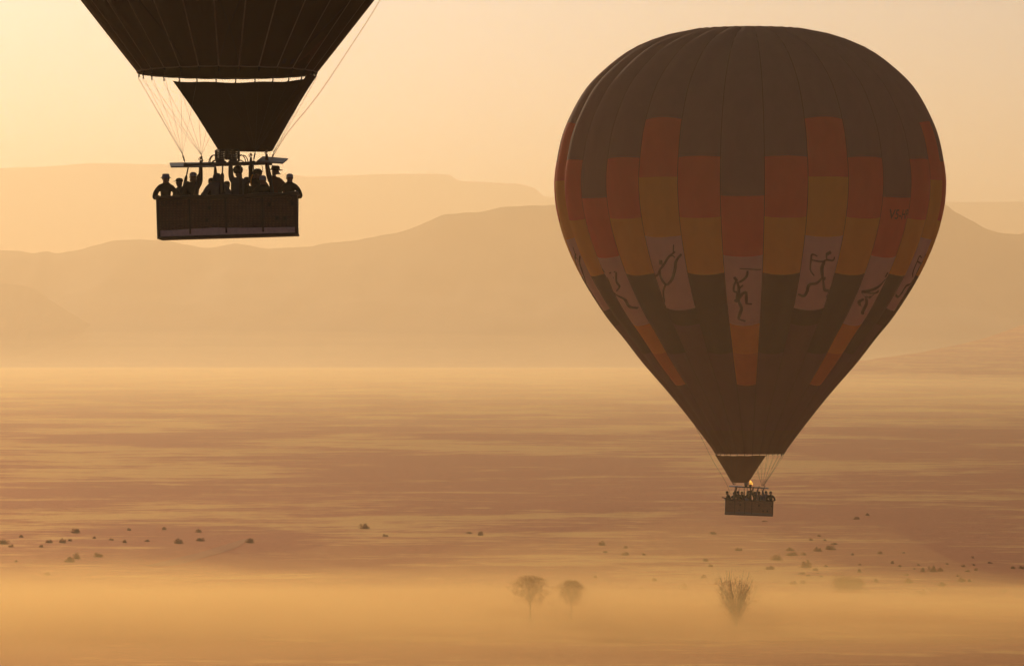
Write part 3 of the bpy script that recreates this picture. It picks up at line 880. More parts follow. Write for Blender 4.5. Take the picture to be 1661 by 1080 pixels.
# one burner is lit: a short orange flame
t = NT("flame"); e = t.n("Emission"); e.inputs["Color"].default_value = (1.0, 0.42, 0.06, 1); e.inputs["Strength"].default_value = 5.0
M_flame = t.surf(e.outputs[0])
fl = MB()
for dx, h, r in ((0.15, 0.40, 0.080), (0.23, 0.30, 0.06), (0.29, 0.20, 0.05)):
    prof = [(0, 0.5), (0.12, 0.9), (0.32, 1.0), (0.55, 0.75), (0.8, 0.35), (1.0, 0.03)]
    fl.tube([(dx + 0.03 * math.sin(9 * q + dx * 20), -0.16 + 0.03 * math.cos(7 * q + dx * 9), ffz + 0.22 + h * q) for q, _ in prof], [r * w for _, w in prof], 8)
fl.build("flame", M_flame, far_b, True)
hb = [(-0.38, 0.70, 0.028, 0.05), (-0.42, 0.32, 0.024, 0.042), (0.41, 0.70, 0.03, 0.055), (0.60, 0.33, 0.03, 0.055), (0.78, 0.33, 0.03, 0.055), (0.94, 0.68, 0.024, 0.05)]
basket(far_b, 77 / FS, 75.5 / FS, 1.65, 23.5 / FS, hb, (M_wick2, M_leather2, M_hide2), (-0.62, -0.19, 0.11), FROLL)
for i, (tx, bx, y) in enumerate(((-1.08, -1.32, -0.5), (-0.72, -0.86, 0.5), (-0.36, -0.42, -0.5), (-0.08, -0.1, 0.5), (0.12, 0.16, -0.5), (0.42, 0.48, 0.5), (0.74, 0.86, -0.5), (1.08, 1.28, 0.5))):
    upright(far_b, rtf @ Vector((bx, y * 1.35, 1.0)), ffr(tx, y), 0.70, 0.06)
for i in range(28):
    p = fenv.pt(i, 0.0, zmouth) + Vector((0, 0, -0.18))
    c = min(cs2, key=lambda q: (Vector((q.x, q.y * 1.6)) - Vector(((p.x - fax) * 0.5, p.y * 0.6))).length)
    MB().tube([p, c.lerp(p, 0.06)], 0.007, 5).build("suspension_wire", M_rope2, far_b)
MB().tube(curve_pts([Vector(((1100 - FU) / FS, -0.4, (FV - 640) / FS)), Vector(((1137 - FU) / FS, -0.6, (FV - 709) / FS)), Vector(((1155 - FU) / FS, -0.7, (FV - 745) / FS)), Vector(((1176 - FU) / FS, -0.7, (FV - 780) / FS)), Vector(((1184 - FU) / FS, -0.6, (FV - 800) / FS))], 24), 0.012, 5).build("vent_line", M_cord, far_b)
# ================================================================= people
def cloth_mat(name, col): return plain(name, col, 0.85, spec=0.15, scale=6.0, var=0.25)
SKIN = plain("skin", (0.22, 0.115, 0.07), 0.6, scale=4, var=0.1)
HAIR = plain("dark_hair", (0.020, 0.014, 0.010), 0.7)
TROUS = cloth_mat("dark_trousers", (0.03, 0.028, 0.03))
EYE = plain("eye_dark", (0.02, 0.015, 0.012), 0.3)

def person(world_loc, yaw, H, jacket, pose, label, head=None, hat_mat=None, lean=0.0, bulk=1.0, group=None, turn=0.0, parts=True, hair=HAIR, foot_z=0.0):
    """One standing figure facing local -Y. pose = {'L': wrist target, 'R': wrist target} in body heights from the feet."""
    h = H
    J, R, E = [], [], []
    def add(p, r, par=None):
        J.append(Vector(p) * h); R.append((r[0] * h, r[1] * h) if isinstance(r, tuple) else (r * h, r * h))
        if par is not None: E.append((par, len(J) - 1))
        return len(J) - 1
    lz = math.sin(lean); ly = -lean
    pel = add((0, 0.01, 0.53), (0.100 * bulk, 0.074 * bulk))
    wai = add((0, 0.005 + ly * 0.08, 0.62), (0.100 * bulk, 0.074 * bulk), pel)
    che = add((0, 0.0 + ly * 0.19, 0.73), (0.112 * bulk, 0.080 * bulk), wai)
    upp = add((0, 0.01 + ly * 0.26, 0.80), (0.104 * bulk, 0.066 * bulk), che)
    nec = add((0, 0.006 + ly * 0.31, 0.845), (0.045 * bulk, 0.040 * bulk), upp)
    hd1 = add((math.sin(turn) * 0.010, -0.008 + ly * 0.36, 0.885), (0.049, 0.056), nec)
    hd2 = add((math.sin(turn) * 0.006, -0.004 + ly * 0.40, 0.935), (0.053, 0.062), hd1)
    hd3 = add((0, 0.002 + ly * 0.43, 0.976), (0.034, 0.040), hd2)
    sh0 = Vector((0, 0.008 + ly * 0.25, 0.80))
    wr = {}
    for side, sx in (("L", -1), ("R", 1)):
        s = sh0 + Vector((sx * 0.124 * bulk, 0, -0.010))
        up_arm = side in pose and pose[side][2] > 0.95
        if up_arm: s = s + Vector((-sx * 0.030, 0, 0.030))
        kr = 0.80 if up_arm else 1.0
        tgt = Vector(pose[side]) if side in pose else Vector((sx * 0.15, -0.02, 0.50))
        l1, l2 = 0.175, 0.155
        d = tgt - s; dist = min(max(d.length, 0.08), l1 + l2 - 0.0006); dn = d.normalized()
        tgt = s + dn * dist
        a = (l1 * l1 - l2 * l2 + dist * dist) / (2 * dist); hh = math.sqrt(max(l1 * l1 - a * a, 0))
        pole = Vector((sx * 0.55, 0.75, -0.45)); pole = (pole - dn * pole.dot(dn)).normalized()
        el_ = s + dn * a + pole * hh
        up = add(s, 0.052 * bulk * kr, upp); ue = add(s.lerp(el_, 0.5), 0.045 * bulk * kr, up)
        e = add(el_, 0.039 * bulk * kr, ue); fa = add(el_.lerp(tgt, 0.5), 0.033 * bulk * kr, e); w = add(tgt, 0.020, fa)
        hdir = (tgt - el_).normalized()
        pm = add(tgt + hdir * 0.035, (0.021, 0.013), w)
        wr[side] = (tgt + hdir * 0.045, hdir)
    for sx in (-1, 1):
        hp = add((sx * 0.052, 0.01, 0.50), 0.052, pel)
        th = add((sx * 0.055, 0.004, 0.40), 0.047, hp)
        kn = add((sx * 0.056, 0.0, 0.285), 0.034, th)
        ca = add((sx * 0.058, 0.008, 0.19), 0.033, kn)
        an = add((sx * 0.058, 0.012, 0.045), 0.022, ca)
        to = add((sx * 0.064, -0.06, 0.018), (0.024, 0.016), an)
    me = bpy.data.meshes.new("person"); me.from_pydata([tuple(j) for j in J], E, [])
    ob = bpy.data.objects.new("person", me); COL.objects.link(ob)
    md = ob.modifiers.new("skin", 'SKIN'); md.use_smooth_shade = True; md.branch_smoothing = 0.6
    for i, sv in enumerate(me.skin_vertices[0].data):
        sv.radius = R[i]; sv.use_root = (i == 0)
    ss = ob.modifiers.new("sub", 'SUBSURF'); ss.levels = 1; ss.render_levels = 1
    dg = bpy.context.evaluated_depsgraph_get()
    full = bpy.data.meshes.new_from_object(ob.evaluated_get(dg))
    bpy.data.objects.remove(ob); bpy.data.meshes.remove(me)
    verts = [v.co.copy() for v in full.vertices]; faces = [tuple(p.vertices) for p in full.polygons]
    bpy.data.meshes.remove(full)
    # face: a nose and a chin pushed out of the head
    hc = J[hd1]
    for v in verts:
        if abs(v.x - hc.x) < 0.014 * h and 0.872 * h < v.z < 0.915 * h and v.y < hc.y - 0.03 * h: v.y -= 0.010 * h
    nbody = len(verts)
    def tubes(pts, rad, n=5):
        m = MB().tube(pts, rad, n); o = len(verts)
        verts.extend(Vector(q) for q in m.v); faces.extend(tuple(i + o for i in f) for f in m.f)
    for side, (p, d) in wr.items():                       # five fingers closing on what the hand holds
        p = p * h; sx = -1 if side == "L" else 1
        across = d.cross(Vector((0, 1, 0)))
        if across.length < 0.2: across = d.cross(Vector((1, 0, 0)))
        across.normalize(); palm = across.cross(d).normalized()
        for q, ln in enumerate((0.034, 0.042, 0.045, 0.040)):
            b = p + across * (q - 1.5) * 0.0095 * h
            tubes([b - d * 0.008 * h, b + d * ln * 0.45 * h, b + d * ln * 0.75 * h - palm * 0.012 * h, b + d * ln * 0.8 * h - palm * 0.024 * h], [0.0052 * h, 0.0048 * h, 0.0044 * h, 0.0036 * h])
        b = p - d * 0.022 * h + across * 0.018 * h
        tubes([b, b + across * 0.014 * h + d * 0.016 * h, b + across * 0.015 * h + d * 0.034 * h - palm * 0.008 * h], [0.0065 * h, 0.0055 * h, 0.0042 * h])
    for sx in (-1, 1):                                    # ears
        tubes([hc + Vector((sx * 0.046 * h, 0.006 * h, 0.020 * h)), hc + Vector((sx * 0.056 * h, 0.010 * h, 0.030 * h)), hc + Vector((sx * 0.050 * h, 0.010 * h, 0.044 * h))], [0.007 * h, 0.008 * h, 0.006 * h])
    o = mesh_obj("person", verts, faces, None, smooth=True)
    for m in (jacket, SKIN, TROUS): o.data.materials.append(m)
    wz = {s: (v[0] * h) for s, v in wr.items()}
    for p in o.data.polygons:
        c = p.center
        if p.vertices[0] >= nbody or (c.z > 0.85 * h and abs(c.x) < 0.06 * h and (c - hc).length < 0.12 * h): p.material_index = 1
        elif any((c - w).length < 0.040 * h for w in wz.values()): p.material_index = 1
        elif c.z < 0.53 * h: p.material_index = 2
    o.location = world_loc; o.rotation_euler = (0, 0, yaw)
    tag(o, label, "person", group)
    top = J[hd2]
    def lathe(name, prof, mat, c, n=16, sy=1.15, tilt=0.0):
        v, f = [], []
        for (r, z) in prof:
            for i in range(n):
                a = 2 * math.pi * i / n
                r_ = r * (1.12 if r > 0.02 else 1.0)
                v.append(Vector((r_ * h * math.cos(a), r_ * h * sy * math.sin(a), z * h * 1.06)))
        L = len(prof)
        for j in range(L - 1):
            for i in range(n):
                f.append((j * n + i, j * n + (i + 1) % n, (j + 1) * n + (i + 1) % n, (j + 1) * n + i))
        f.append(tuple((L - 1) * n + i for i in range(n)))
        rot = Matrix.Rotation(tilt, 3, 'X')
        return mesh_obj(name, [rot @ q + c for q in v], f, mat, o, smooth=True)
    for sx in (-1, 1):
        lathe("eye", [(0.004, -0.004), (0.006, 0.0), (0.003, 0.005)], EYE, hc + Vector((sx * 0.017 * h, -0.053 * h, 0.028 * h)), 6)
    if head == "bucket":
        lathe("hat", [(0.074, -0.008), (0.072, -0.002), (0.052, 0.012), (0.049, 0.040), (0.045, 0.052), (0.020, 0.056)], hat_mat, top + Vector((0, 0, 0.002 * h)))
    elif head == "brim":
        lathe("hat", [(0.088, 0.004), (0.092, 0.012), (0.054, 0.014), (0.050, 0.045), (0.044, 0.064), (0.020, 0.058)], hat_mat, top + Vector((0, 0, 0.0)), tilt=0.10)
    elif head == "cap":
        c = lathe("cap", [(0.050, -0.002), (0.051, 0.012), (0.046, 0.034), (0.030, 0.050), (0.010, 0.055)], hat_mat, top + Vector((0, 0, 0.0)))
        mesh_obj("peak", [top + Vector((x * h, y * h, z * h)) for x, y, z in ((-0.036, -0.048, 0.006), (0.036, -0.048, 0.006), (0.030, -0.098, -0.002), (-0.030, -0.098, -0.002), (-0.036, -0.048, 0.012), (0.036, -0.048, 0.012), (0.030, -0.098, 0.003), (-0.030, -0.098, 0.003))],
                 [(3, 2, 1, 0), (4, 5, 6, 7), (0, 1, 5, 4), (1, 2, 6, 5), (2, 3, 7, 6), (3, 0, 4, 7)], hat_mat, c)
    elif head == "beanie":
        lathe("beanie", [(0.051, -0.016), (0.054, -0.004), (0.053, 0.014), (0.047, 0.038), (0.028, 0.054), (0.010, 0.058)], hat_mat, top)
    elif head == "hood":
        lathe("hood", [(0.060, -0.075), (0.064, -0.045), (0.062, -0.010), (0.056, 0.020), (0.040, 0.044), (0.012, 0.054)], hat_mat, top + Vector((0, 0.012 * h, 0)), sy=1.05)
    elif head == "bighair":
        lathe("hair", [(0.050, -0.040), (0.060, -0.014), (0.064, 0.012), (0.056, 0.040), (0.034, 0.058), (0.010, 0.062)], hair, top + Vector((0, 0.016 * h, 0)), sy=1.05)
    else:
        lathe("hair", [(0.046, -0.030), (0.050, -0.006), (0.049, 0.016), (0.042, 0.036), (0.024, 0.049), (0.008, 0.052)], hair, top + Vector((0, 0.010 * h, 0)), sy=1.08)
    return o

C_blk = cloth_mat("jacket_black_brown", (0.030, 0.022, 0.018))
C_brn = cloth_mat("jacket_dark_brown", (0.045, 0.026, 0.016))
C_gry = cloth_mat("jacket_grey", (0.13, 0.115, 0.105))
C_sgr = cloth_mat("jacket_slate", (0.085, 0.080, 0.080))
C_rus = cloth_mat("jacket_rust", (0.13, 0.035, 0.014))
C_olv = cloth_mat("jacket_olive", (0.040, 0.032, 0.014))
C_wht = cloth_mat("hat_white", (0.42, 0.40, 0.40))
C_lgr = cloth_mat("hat_light_grey", (0.30, 0.29, 0.30))
C_tan = cloth_mat("hat_felt", (0.06, 0.035, 0.02))
C_blu = cloth_mat("jacket_blue_grey", (0.14, 0.14, 0.19))
C_ora = cloth_mat("strap_orange", (0.75, 0.30, 0.03))

def near_person(u, v_top, y, yaw, jacket, pose, label, head=None, hat_mat=None, **kw):
    """Stand a person in the near basket so that the top of the head shows at (u, v_top)."""
    x = (u - NU) / NS
    floor = (rt @ Vector((x, y, 0.03))).z
    top = (NV - v_top) / NS - floor
    extra = {"bucket": 0.055, "brim": 0.058, "cap": 0.05, "beanie": 0.052, "hood": 0.045, "bighair": 0.055}.get(head, 0.045)
    H = top / (0.935 + extra)
    loc = near.location + Vector((x, y, floor))
    return person(loc, math.radians(yaw), H, jacket, pose, label, head, hat_mat, group="passengers in the basket of the cut-off balloon", **kw)

def rail(H, x, y=-0.12, z=0.60): return (x, y, z)
near_person(270, 283, -0.30, 12, C_blk, {"L": (-0.11, -0.15, 0.62), "R": (0.10, -0.16, 0.62)}, "person in a pale bucket hat and dark jacket at the basket's left corner", "bucket", C_lgr, bulk=1.04)
near_person(291, 289.5, 0.05, -55, C_blk, {"L": (-0.12, -0.14, 0.62), "R": (0.12, -0.15, 0.62)}, "person in a dark peaked cap beside the pale bucket hat", "cap", C_blk, bulk=1.0)
near_person(302, 294, 0.45, 10, C_brn, {"L": (-0.10, -0.12, 0.64)}, "short bareheaded person half hidden behind the grey-capped passenger", None, None, bulk=0.95)
near_person(314, 280.5, -0.20, 15, C_blk, {"R": (0.12, 0.0, 1.25), "L": (-0.12, -0.15, 0.61)}, "person in a light grey cap and dark jacket, one arm up to the frame", "cap", C_lgr, bulk=1.12)
near_person(342, 289, 0.30, -20, C_blk, {"L": (-0.14, -0.1, 0.66), "R": (0.06, 0.02, 1.25)}, "slim dark-clad person with a raised arm behind the grey hooded jacket", None, None, bulk=0.92)
near_person(353, 282.5, -0.25, 172, C_gry, {"L": (-0.13, -0.1, 0.62), "R": (0.13, -0.1, 0.62)}, "person seen from behind in a loose grey hooded jacket", "hood", C_sgr, bulk=1.16)
near_person(367, 294, 0.40, 30, C_sgr, {}, "small person almost hidden behind the thick centre upright", None, None, bulk=0.9)
near_person(387, 270.5, -0.15, 160, C_sgr, {"R": (0.10, 0.02, 1.25), "L": (0.14, -0.1, 0.64)}, "tall dark-haired person in a slate jacket left of the hanging line", "bighair", None, bulk=1.12)
near_person(399, 287.5, 0.35, -15, C_brn, {"R": (0.15, -0.12, 0.62)}, "bareheaded person in brown close behind the tall slate-jacketed passenger", None, None, bulk=1.05)
p9 = near_person(417, 274.5, 0.10, -18, C_brn, {"L": (-0.10, 0.0, 1.25), "R": (0.12, -0.14, 0.63)}, "person with full hair and an orange strap, arm raised to the frame", "bighair", None, bulk=1.08)
st = MB().tube(curve_pts([(-0.085, -0.12, 1.66), (-0.12, -0.13, 1.58), (-0.135, -0.135, 1.48), (-0.12, -0.15, 1.36)], 14), 0.022, 6).build("strap", C_ora, p9, True)
near_person(427, 286, -0.30, 8, C_olv, {"L": (-0.10, -0.15, 0.62), "R": (0.12, -0.16, 0.62)}, "short person in a pale beanie in front of the orange strap", "beanie", C_lgr, bulk=1.0)
near_person(446.5, 270, 0.0, 40, C_rus, {"L": (-0.17, 0.0, 1.22), "R": (0.13, -0.12, 0.62)}, "person in a wide-brimmed hat and rust jacket with one hand on the frame", "brim", C_tan, bulk=1.06)
near_person(470, 282.5, -0.05, 170, C_olv, {"L": (-0.11, -0.14, 0.61), "R": (0.12, -0.12, 0.61)}, "person in a white cap and olive jacket at the basket's right corner", "cap", C_wht, bulk=1.05)

def far_person(u, v_top, y, yaw, jacket, pose, label, head=None, hat_mat=None, **kw):
    x = (u - FU) / FS
    floor = (rtf @ Vector((x, y, 0.03))).z
    H = ((FV - v_top) / FS - floor) / 0.985
    return person(far_b.location + Vector((x, y, floor)), math.radians(yaw), H, jacket, pose, label, head, hat_mat, group="passengers in the basket of the complete balloon", **kw)
far_person(1184, 796, -0.35, -75, C_brn, {"L": (-0.16, -0.24, 0.70), "R": (0.02, -0.30, 0.70)}, "person leaning out over the far basket's left end, arm stretched out", None, None, lean=0.35, bulk=1.05)
far_person(1191, 798, 0.30, 15, C_brn, {"R": (0.08, 0.0, 1.15)}, "person in brown next to the one leaning out of the far basket", None, None)
far_person(1197, 796, -0.25, 5, C_brn, {"L": (-0.05, 0.0, 1.14)}, "person in dark clothes, third along the far basket", None, None)
far_person(1203.5, 797, 0.25, -10, C_blk, {}, "person in black, fourth along the far basket, behind the white sleeve", None, None)
far_person(1210, 803, -0.30, 20, C_lgr, {"L": (-0.12, -0.14, 0.66)}, "short person in pale clothing in the middle of the far basket", None, None, bulk=0.9)
far_person(1215, 795.5, 0.20, 0, C_blk, {"R": (0.04, 0.0, 1.14)}, "tall person in black under the lit burner of the far basket", None, None)
far_person(1224.5, 797, -0.10, 12, C_brn, {"L": (-0.08, 0.0, 1.13)}, "person in brown just right of the lit burner", None, None)
far_person(1231, 796.5, -0.28, 170, C_blu, {"R": (0.02, 0.0, 1.13)}, "person in a blue-grey jacket, the larger of the two in blue", None, None, bulk=1.12)
far_person(1237.5, 799, 0.25, -20, C_blk, {}, "person in black between the two in blue-grey", None, None)
far_person(1242.5, 796, -0.15, 25, C_blu, {"L": (-0.08, 0.0, 1.13)}, "person in blue-grey with an arm raised, near the far basket's right end", None, None)
far_person(1250, 796.5, -0.20, 10, C_brn, {"L": (-0.12, -0.14, 0.63), "R": (0.09, -0.14, 0.63)}, "person in a dark coat at the far basket's right corner", None, None, bulk=1.05)
# ================================================================= shrubs, trees, track
def leaf_mat(name, a, b):
    t = NT(name)
    nz = t.noise(t.mapping((3, 3, 3)), 1.0, 3)
    c = t.ramp(nz, [(0.35, a), (0.65, b)])
    d = t.n("BsdfDiffuse"); t.l(c, d.inputs[0])
    tr = t.n("BsdfTranslucent"); t.l(c, tr.inputs[0])
    m = t.n("MixShader"); m.inputs[0].default_value = 0.55
    t.l(d.outputs[0], m.inputs[1]); t.l(tr.outputs[0], m.inputs[2])
    return t.surf(m.outputs[0])
M_leaf = leaf_mat("dry_leaves", (0.36, 0.120, 0.038), (0.50, 0.180, 0.058))
M_tleaf = leaf_mat("tree_leaves", (0.34, 0.115, 0.030), (0.46, 0.165, 0.045))
M_bark = plain("bark", (0.10, 0.065, 0.04), 0.9)

def leaf_quads(mb, c, n, spread, size, rng, flat=1.0):
    for _ in range(n):
        p = Vector(c) + Vector(rng.normal(0, 1, 3)) * spread * Vector((1, 1, flat)).length / 1.73
        a = Vector(rng.normal(0, 1, 3)).normalized(); b = a.cross(Vector(rng.normal(0, 1, 3))).normalized()
        s = size * rng.uniform(0.6, 1.4)
        mb.add([p - a * s - b * s * .5, p + a * s - b * s * .5, p + a * s + b * s * .5, p - a * s + b * s * .5], [(0, 1, 2, 3)])

def make_shrub(seed):
    """A low dry bush about 1 m wide and 0.5 m high: stems with leaf sprays, denser low down."""
    rng = np.random.default_rng(seed)
    fol, stem = MB(), MB()
    lobes = [(rng.uniform(-0.32, 0.32), rng.uniform(-0.3, 0.3), rng.uniform(0.22, 0.5)) for _ in range(rng.integers(5, 8))]
    for lx, ly, lh in lobes:
        stem.tube([(lx * 0.3, ly * 0.3, -0.05), (lx * 0.7, ly * 0.7, lh * 0.5), (lx, ly, lh * 0.9)], [0.014, 0.010, 0.005], 4)
        for _ in range(60):
            q = rng.uniform(0, 1) ** 1.2; ang = rng.uniform(0, 2 * math.pi); r = 0.26 * math.sqrt(rng.uniform(0, 1)) * (1.2 - 0.85 * q)
            leaf_quads(fol, (lx * (0.7 + 0.3 * q) + r * math.cos(ang), ly + r * math.sin(ang), lh * q * 0.95), 3, 0.04, 0.028, rng)
    o = fol.build("shrub", M_leaf)
    stem.build("stem", M_bark, o)
    return o
def copy_tree(o):
    c = o.copy(); COL.objects.link(c)
    for ch in o.children:
        d = ch.copy(); COL.objects.link(d); d.parent = c
    return c

SHRUBS = [  # photo column, base row, width, height, label
 (121, 864, 18, 8, "rounded shrub standing clear above the main cluster at the far left"),
 (32, 871, 13, 5, "small faint shrub near the left edge, above the shrub cut by it"),
 (5, 882, 22, 8, "shrub cut by the photo's left edge"),
 (18, 887, 11, 5, "small shrub just below the one cut by the left edge"),
 (67, 887, 11, 5, "small dark shrub alone on the pale grass streak at the far left"),
 (79, 880, 17, 6, "low flat shrub left of the square dark one at the far left"),
 (100, 880, 15, 8, "square dark shrub right of the low flat one at the far left"),
 (113, 877, 8, 4, "tiny shrub touching the square dark one at the far left"),
 (118, 911, 36, 10, "broad low shrub, the largest at the mist's edge on the left"),
 (124, 906, 14, 11, "peaked shrub rising out of the broad low one on the left"),
 (159, 903, 18, 8, "rounded shrub just right of the broad low one on the left"),
 (202, 880, 11, 6, "small peaked shrub on the left, right of the wispy one"),
 (181, 876, 11, 4, "wispy low shrub left of the small peaked one"),
 (209, 860, 8, 5, "small shrub on the dark band, right of the far left cluster"),
 (152, 873, 7, 4, "tiny shrub midway along the pale streak on the left"),
 (27, 911, 9, 4, "small faint shrub low on the left, left of the broad low one"),
 (77, 932, 11, 5, "orange-tinted shrub sunk in the mist at the left"),
 (238, 878, 10, 4, "low faint shrub midway between the left cluster and the track"),
 (266, 859, 10, 6, "small shrub farthest up the plain left of the track"),
 (323, 863, 14, 7, "rounded shrub above the pair that stands left of the track"),
 (293, 881, 22, 9, "wider shrub of the pair left of the track"),
 (325, 877, 16, 6, "narrower shrub of the pair left of the track"),
 (406, 880, 21, 9, "shrub standing right beside the bend of the dirt track"),
 (590, 857, 22, 9, "rounded shrub alone in the middle of the plain, left of centre"),
 (626, 870, 12, 5, "smaller shrub down right of the lone rounded shrub left of centre"),
 (779, 868, 12, 8, "dark peaked shrub at the end of a pale streak near the centre"),
 (762, 865, 14, 4, "low flat shrub touching the dark peaked one near the centre"),
 (978, 884, 16, 8, "highest shrub of the cluster below the balloon's left side"),
 (983, 896, 10, 4, "small low shrub under the highest one of the centre-right cluster"),
 (1012, 900, 17, 6, "dark flat shrub on the pale curved streak right of centre"),
 (1015, 889, 7, 5, "tiny shrub above the dark flat one right of centre"),
 (1045, 900, 8, 4, "tiny dark shrub right of the dark flat one right of centre"),
 (1062, 942, 13, 6, "reddish shrub at the mist's upper edge, right of the small round tree"),
 (1042, 955, 15, 5, "faint flat shrub inside the mist right of the small round tree"),
 (1110, 954, 15, 9, "faint rounded shrub in the mist left of the branching tree"),
 (966, 937, 7, 5, "tiny faint shrub just above the mist right of the small round tree"),
 (1139, 937, 15, 7, "reddish shrub at the mist's edge left of the branching tree"),
 (1144, 910, 12, 6, "upper shrub of the pair below the basket's left corner"),
 (1152, 919, 10, 6, "lower shrub of the pair below the basket's left corner"),
 (1156, 866, 14, 5, "flat shrub left below the complete balloon's basket"),
 (1239, 846, 12, 3, "thin flat shrub right under the complete balloon's basket"),
 (1198, 893, 14, 6, "rounded shrub straight above the branching tree"),
 (1387, 842, 15, 5, "left one of the two highest shrubs right of the balloon"),
 (1409, 836, 11, 5, "right one of the two highest shrubs right of the balloon"),
 (1259, 908, 24, 10, "large rounded shrub up left of the conical bush"),
 (1283, 893, 18, 6, "upper shrub of the stacked pair above the conical bush"),
 (1284, 901, 22, 7, "lower, wider shrub of the stacked pair above the conical bush"),
 (1304, 900, 12, 6, "small shrub right of the stacked pair"),
 (1327, 894, 16, 8, "bushy shrub left of the wide layered one"),
 (1350, 891, 23, 8, "wide layered shrub highest on the right slope of the cluster"),
 (1352, 883, 15, 4, "thin upper layer shrub just behind the wide layered one"),
 (1328, 870, 9, 4, "top shrub of the small trio above the wide layered one"),
 (1315, 876, 8, 4, "left shrub of the small trio above the wide layered one"),
 (1338, 877, 7, 4, "right shrub of the small trio above the wide layered one"),
 (1307, 920, 25, 14, "tall conical bush, the darkest in the right half"),
 (1324, 925, 11, 5, "low shrub touching the conical bush's right foot"),
 (1341, 919, 10, 4, "small flat shrub alone right of the conical bush"),
 (1248, 923, 21, 7, "wide low shrub left of the conical bush"),
 (1302, 931, 14, 4, "flat shrub below the conical bush"),
 (1312, 934, 9, 4, "small flat shrub below right of the conical bush"),
 (1327, 930, 5, 3, "tiny speck of a shrub right below the conical bush"),
 (1332, 935, 9, 3, "thin shrub lowest right of the conical bush"),
 (1384, 900, 8, 4, "tiny shrub on the pale streak between conical bush and right edge"),
 (1396, 916, 8, 3, "thin low shrub above the small dark one over the twin misty bushes"),
 (1396, 928, 11, 7, "small dark shrub straight above the twin misty bushes"),
 (1428, 898, 10, 5, "dark shrub alone above the right group"),
 (1466, 897, 9, 3, "thin shrub at the same height right of the dark lone one"),
 (1447, 914, 8, 6, "upright small shrub left of the long dark thicket"),
 (1460, 919, 9, 5, "small dark shrub close left of the long dark thicket"),
 (1482, 923, 7, 3, "tiny shrub touching the long dark thicket's left end"),
 (1491, 917, 8, 4, "small shrub above the long dark thicket's left end"),
 (1498, 927, 15, 8, "left mound of the long dark thicket"),
 (1512, 927, 18, 11, "peaked middle mound of the long dark thicket"),
 (1524, 926, 14, 7, "right mound of the long dark thicket"),
 (1536, 915, 9, 3, "faint thin shrub above right of the long dark thicket"),
 (1563, 919, 9, 5, "dark shrub of the loose group between thicket and right edge"),
 (1568, 927, 12, 4, "low wide shrub of the loose group between thicket and right edge"),
 (1583, 925, 7, 5, "small round shrub at the right of the loose group"),
 (1580, 917, 6, 4, "tiny shrub above the small round one of the loose group"),
 (1578, 905, 6, 4, "single tiny shrub highest over the loose group on the right"),
 (1605, 913, 11, 3, "flat dark shrub alone on the right, higher than its neighbours"),
 (1643, 922, 10, 5, "left shrub of the pair at the right edge"),
 (1657, 922, 12, 6, "shrub at the very right edge, beside its twin"),
 (1470, 933, 10, 4, "small flat shrub left above the pale round shrub on the right"),
 (1477, 945, 20, 8, "pale round shrub at the mist's edge under the long dark thicket"),
 (1532, 950, 21, 8, "smooth domed shrub in the mist right of the pale round one"),
 (1554, 935, 8, 4, "small reddish shrub at the upper end of the slanting one"),
 (1561, 943, 17, 8, "slanting reddish shrub in thin mist on the right"),
 (1572, 943, 10, 5, "low right end shrub of the slanting reddish pair"),
 (1496, 964, 18, 10, "orange shrub deepest in the mist on the right"),
 (1629, 960, 10, 5, "faint shrub in the mist near the right edge"),
 (1423, 944, 11, 7, "small faint shrub right of the twin misty bushes"),
 (1285, 947, 14, 7, "left one of two faint shrubs in the mist below the conical bush"),
 (1302, 946, 12, 6, "right one of two faint shrubs in the mist below the conical bush"),
]
templates = [make_shrub(100 + k) for k in range(7)]
used = set()
rs = np.random.default_rng(3)
for i, (u, v, w, hgt, lab) in enumerate(SHRUBS):
    k = i % len(templates)
    o = templates[k] if k not in used else copy_tree(templates[k])
    used.add(k)
    D = ground_dist(v)
    p = px(u, v, D)
    for _ in range(4):                                    # settle on the rolling ground along the same sight line
        gz = float(ground_z(p.x, p.y)); D = D * (CAM_Z - gz) / max(CAM_Z - p.z, 1e-3); p = px(u, v, D)
    m = D / FPX
    o.location = (p.x, p.y, float(ground_z(p.x, p.y)) - 0.02)
    o.rotation_euler = (0, 0, rs.uniform(0, 6.28))
    sx = w * m / 1.02; sz = hgt * m * 1.0 / 0.52
    o.scale = (sx, min(sx, 2.4) * rs.uniform(0.8, 1.1), sz)
    tag(o, lab, "shrub", "dry shrubs scattered over the plain")

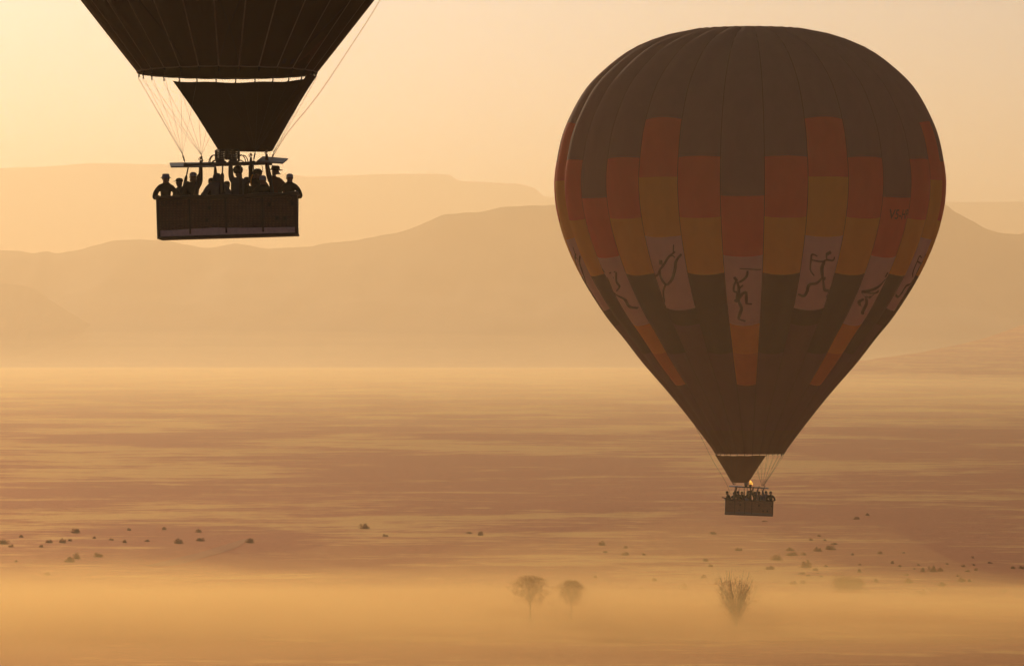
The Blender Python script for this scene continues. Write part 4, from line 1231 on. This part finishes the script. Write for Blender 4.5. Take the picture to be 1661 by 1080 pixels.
def tree(name, u, v, crown_px, label, seed, kind):
    rng = np.random.default_rng(seed)
    D = ground_dist(v); p = px(u, v, D); m = D / FPX
    W, H = crown_px[0] * m, crown_px[1] * m
    root = empty(name, (p.x, p.y, float(ground_z(p.x, p.y)) - 0.05))
    tr, cr = MB(), MB()
    if kind == "round":
        tr.tube([(0, 0, -0.2), (0.03, 0, H * 0.2), (-0.02, 0.02, H * 0.42), (0.05, 0, H * 0.6)], [0.13, 0.10, 0.09, 0.05], 7)
        for _ in range(10):
            a = rng.uniform(0, 6.28); z0 = H * rng.uniform(0.38, 0.52); e = Vector((W * 0.4 * math.cos(a) * rng.uniform(.5, 1), W * 0.35 * math.sin(a), H * rng.uniform(0.6, 0.88)))
            tr.tube([(0.02, 0, z0), (e.x * 0.5, e.y * 0.5, z0 + (e.z - z0) * 0.6), e], [0.055, 0.035, 0.012], 5)
        for _ in range(520):
            a = rng.uniform(0, 6.28); q = rng.uniform(0, 1) ** 0.7; z = 0.40 + 0.56 * q
            lob = 1 + 0.30 * math.sin(2 * a + seed) + 0.22 * math.sin(5 * a + 7 * q + seed * 1.7)
            rr = lob * (0.28 + 0.24 * math.sin(min(1, q * 1.25) * math.pi * 0.62)) * (1.0 if q < 0.66 else math.sqrt(max(0.10, 1 - ((q - 0.66) / 0.36) ** 2)))
            r = rr * math.sqrt(rng.uniform(0.05, 1)) * rng.uniform(0.75, 1.12)
            leaf_quads(cr, (W * r * math.cos(a), W * r * math.sin(a) * 0.9, H * z), 9, 0.16, 0.050, rng)
    else:                                                  # many limbs opening like a fan
        for q_ in range(44):
            a = (0 if q_ % 2 else math.pi) + rng.uniform(-1.1, 1.1); sp = rng.uniform(0.25, 1.15)
            e = Vector((W * 0.52 * math.cos(a) * sp, W * 0.4 * math.sin(a) * sp, H * rng.uniform(0.70, 1.0) * (1 - 0.12 * sp)))
            mid = Vector((e.x * 0.55, e.y * 0.5, H * 0.45))
            mid += Vector(rng.normal(0, 0.22, 3)); P = curve_pts([(rng.uniform(-.12, .12), rng.uniform(-.1, .1), -0.2), (e.x * 0.14, e.y * 0.12, H * 0.18), mid, e], 10)
            tr.tube(P, [0.055 * (1 - 0.88 * j / (len(P) - 1)) for j in range(len(P))], 5)
            for _ in range(14):
                t = rng.uniform(0.30, 1.0); q = P[int(t * (len(P) - 1))]
                leaf_quads(cr, q + Vector(rng.normal(0, 0.30, 3)), 12, 0.26, 0.045, rng)
    tr.build("trunk", M_bark, root, True)
    cr.build("crown", M_tleaf, root)
    return tag(root, label, "tree", "trees standing in the ground mist")
tree("tree", 860, 1003, (56, 75), "round-crowned tree on a thin trunk, its foot lost in mist, the larger of the two", 21, "round")
tree("tree", 927, 1000, (42, 64), "smaller round-crowned tree in the mist right of the larger one", 22, "round")
tree("tree", 1194, 1012, (62, 100), "fan-shaped tree of many bare limbs rising from the mist", 23, "fan")
tree("bush", 1366, 958, (26, 26), "left and taller of the twin misty bushes", 24, "fan")
tree("bush", 1386, 957, (28, 20), "right and lower of the twin misty bushes", 25, "fan")

# dirt track bending over the plain
TP = [(398, 873, 10), (390, 877, 16), (378, 883, 28), (362, 889, 34), (343, 895, 36), (318, 902, 40), (290, 910, 44), (255, 918, 46)]
v, f = [], []
C = curve_pts([(a, b, c) for a, b, c in TP], 50)
for q in C:
    for s in (-0.5, -0.17, 0.17, 0.5):
        uu = q.x + s * q.z
        D = ground_dist(q.y); p = px(uu, q.y, D)
        v.append((p.x, p.y, float(ground_z(p.x, p.y)) + 0.05))
for i in range(len(C) - 1):
    for j in range(3):
        a = i * 4 + j; f.append((a, a + 1, a + 5, a + 4))
tag(mesh_obj("dirt_track", v, f, ground_material(track=True)), "dirt track bending across the plain", kind="structure")
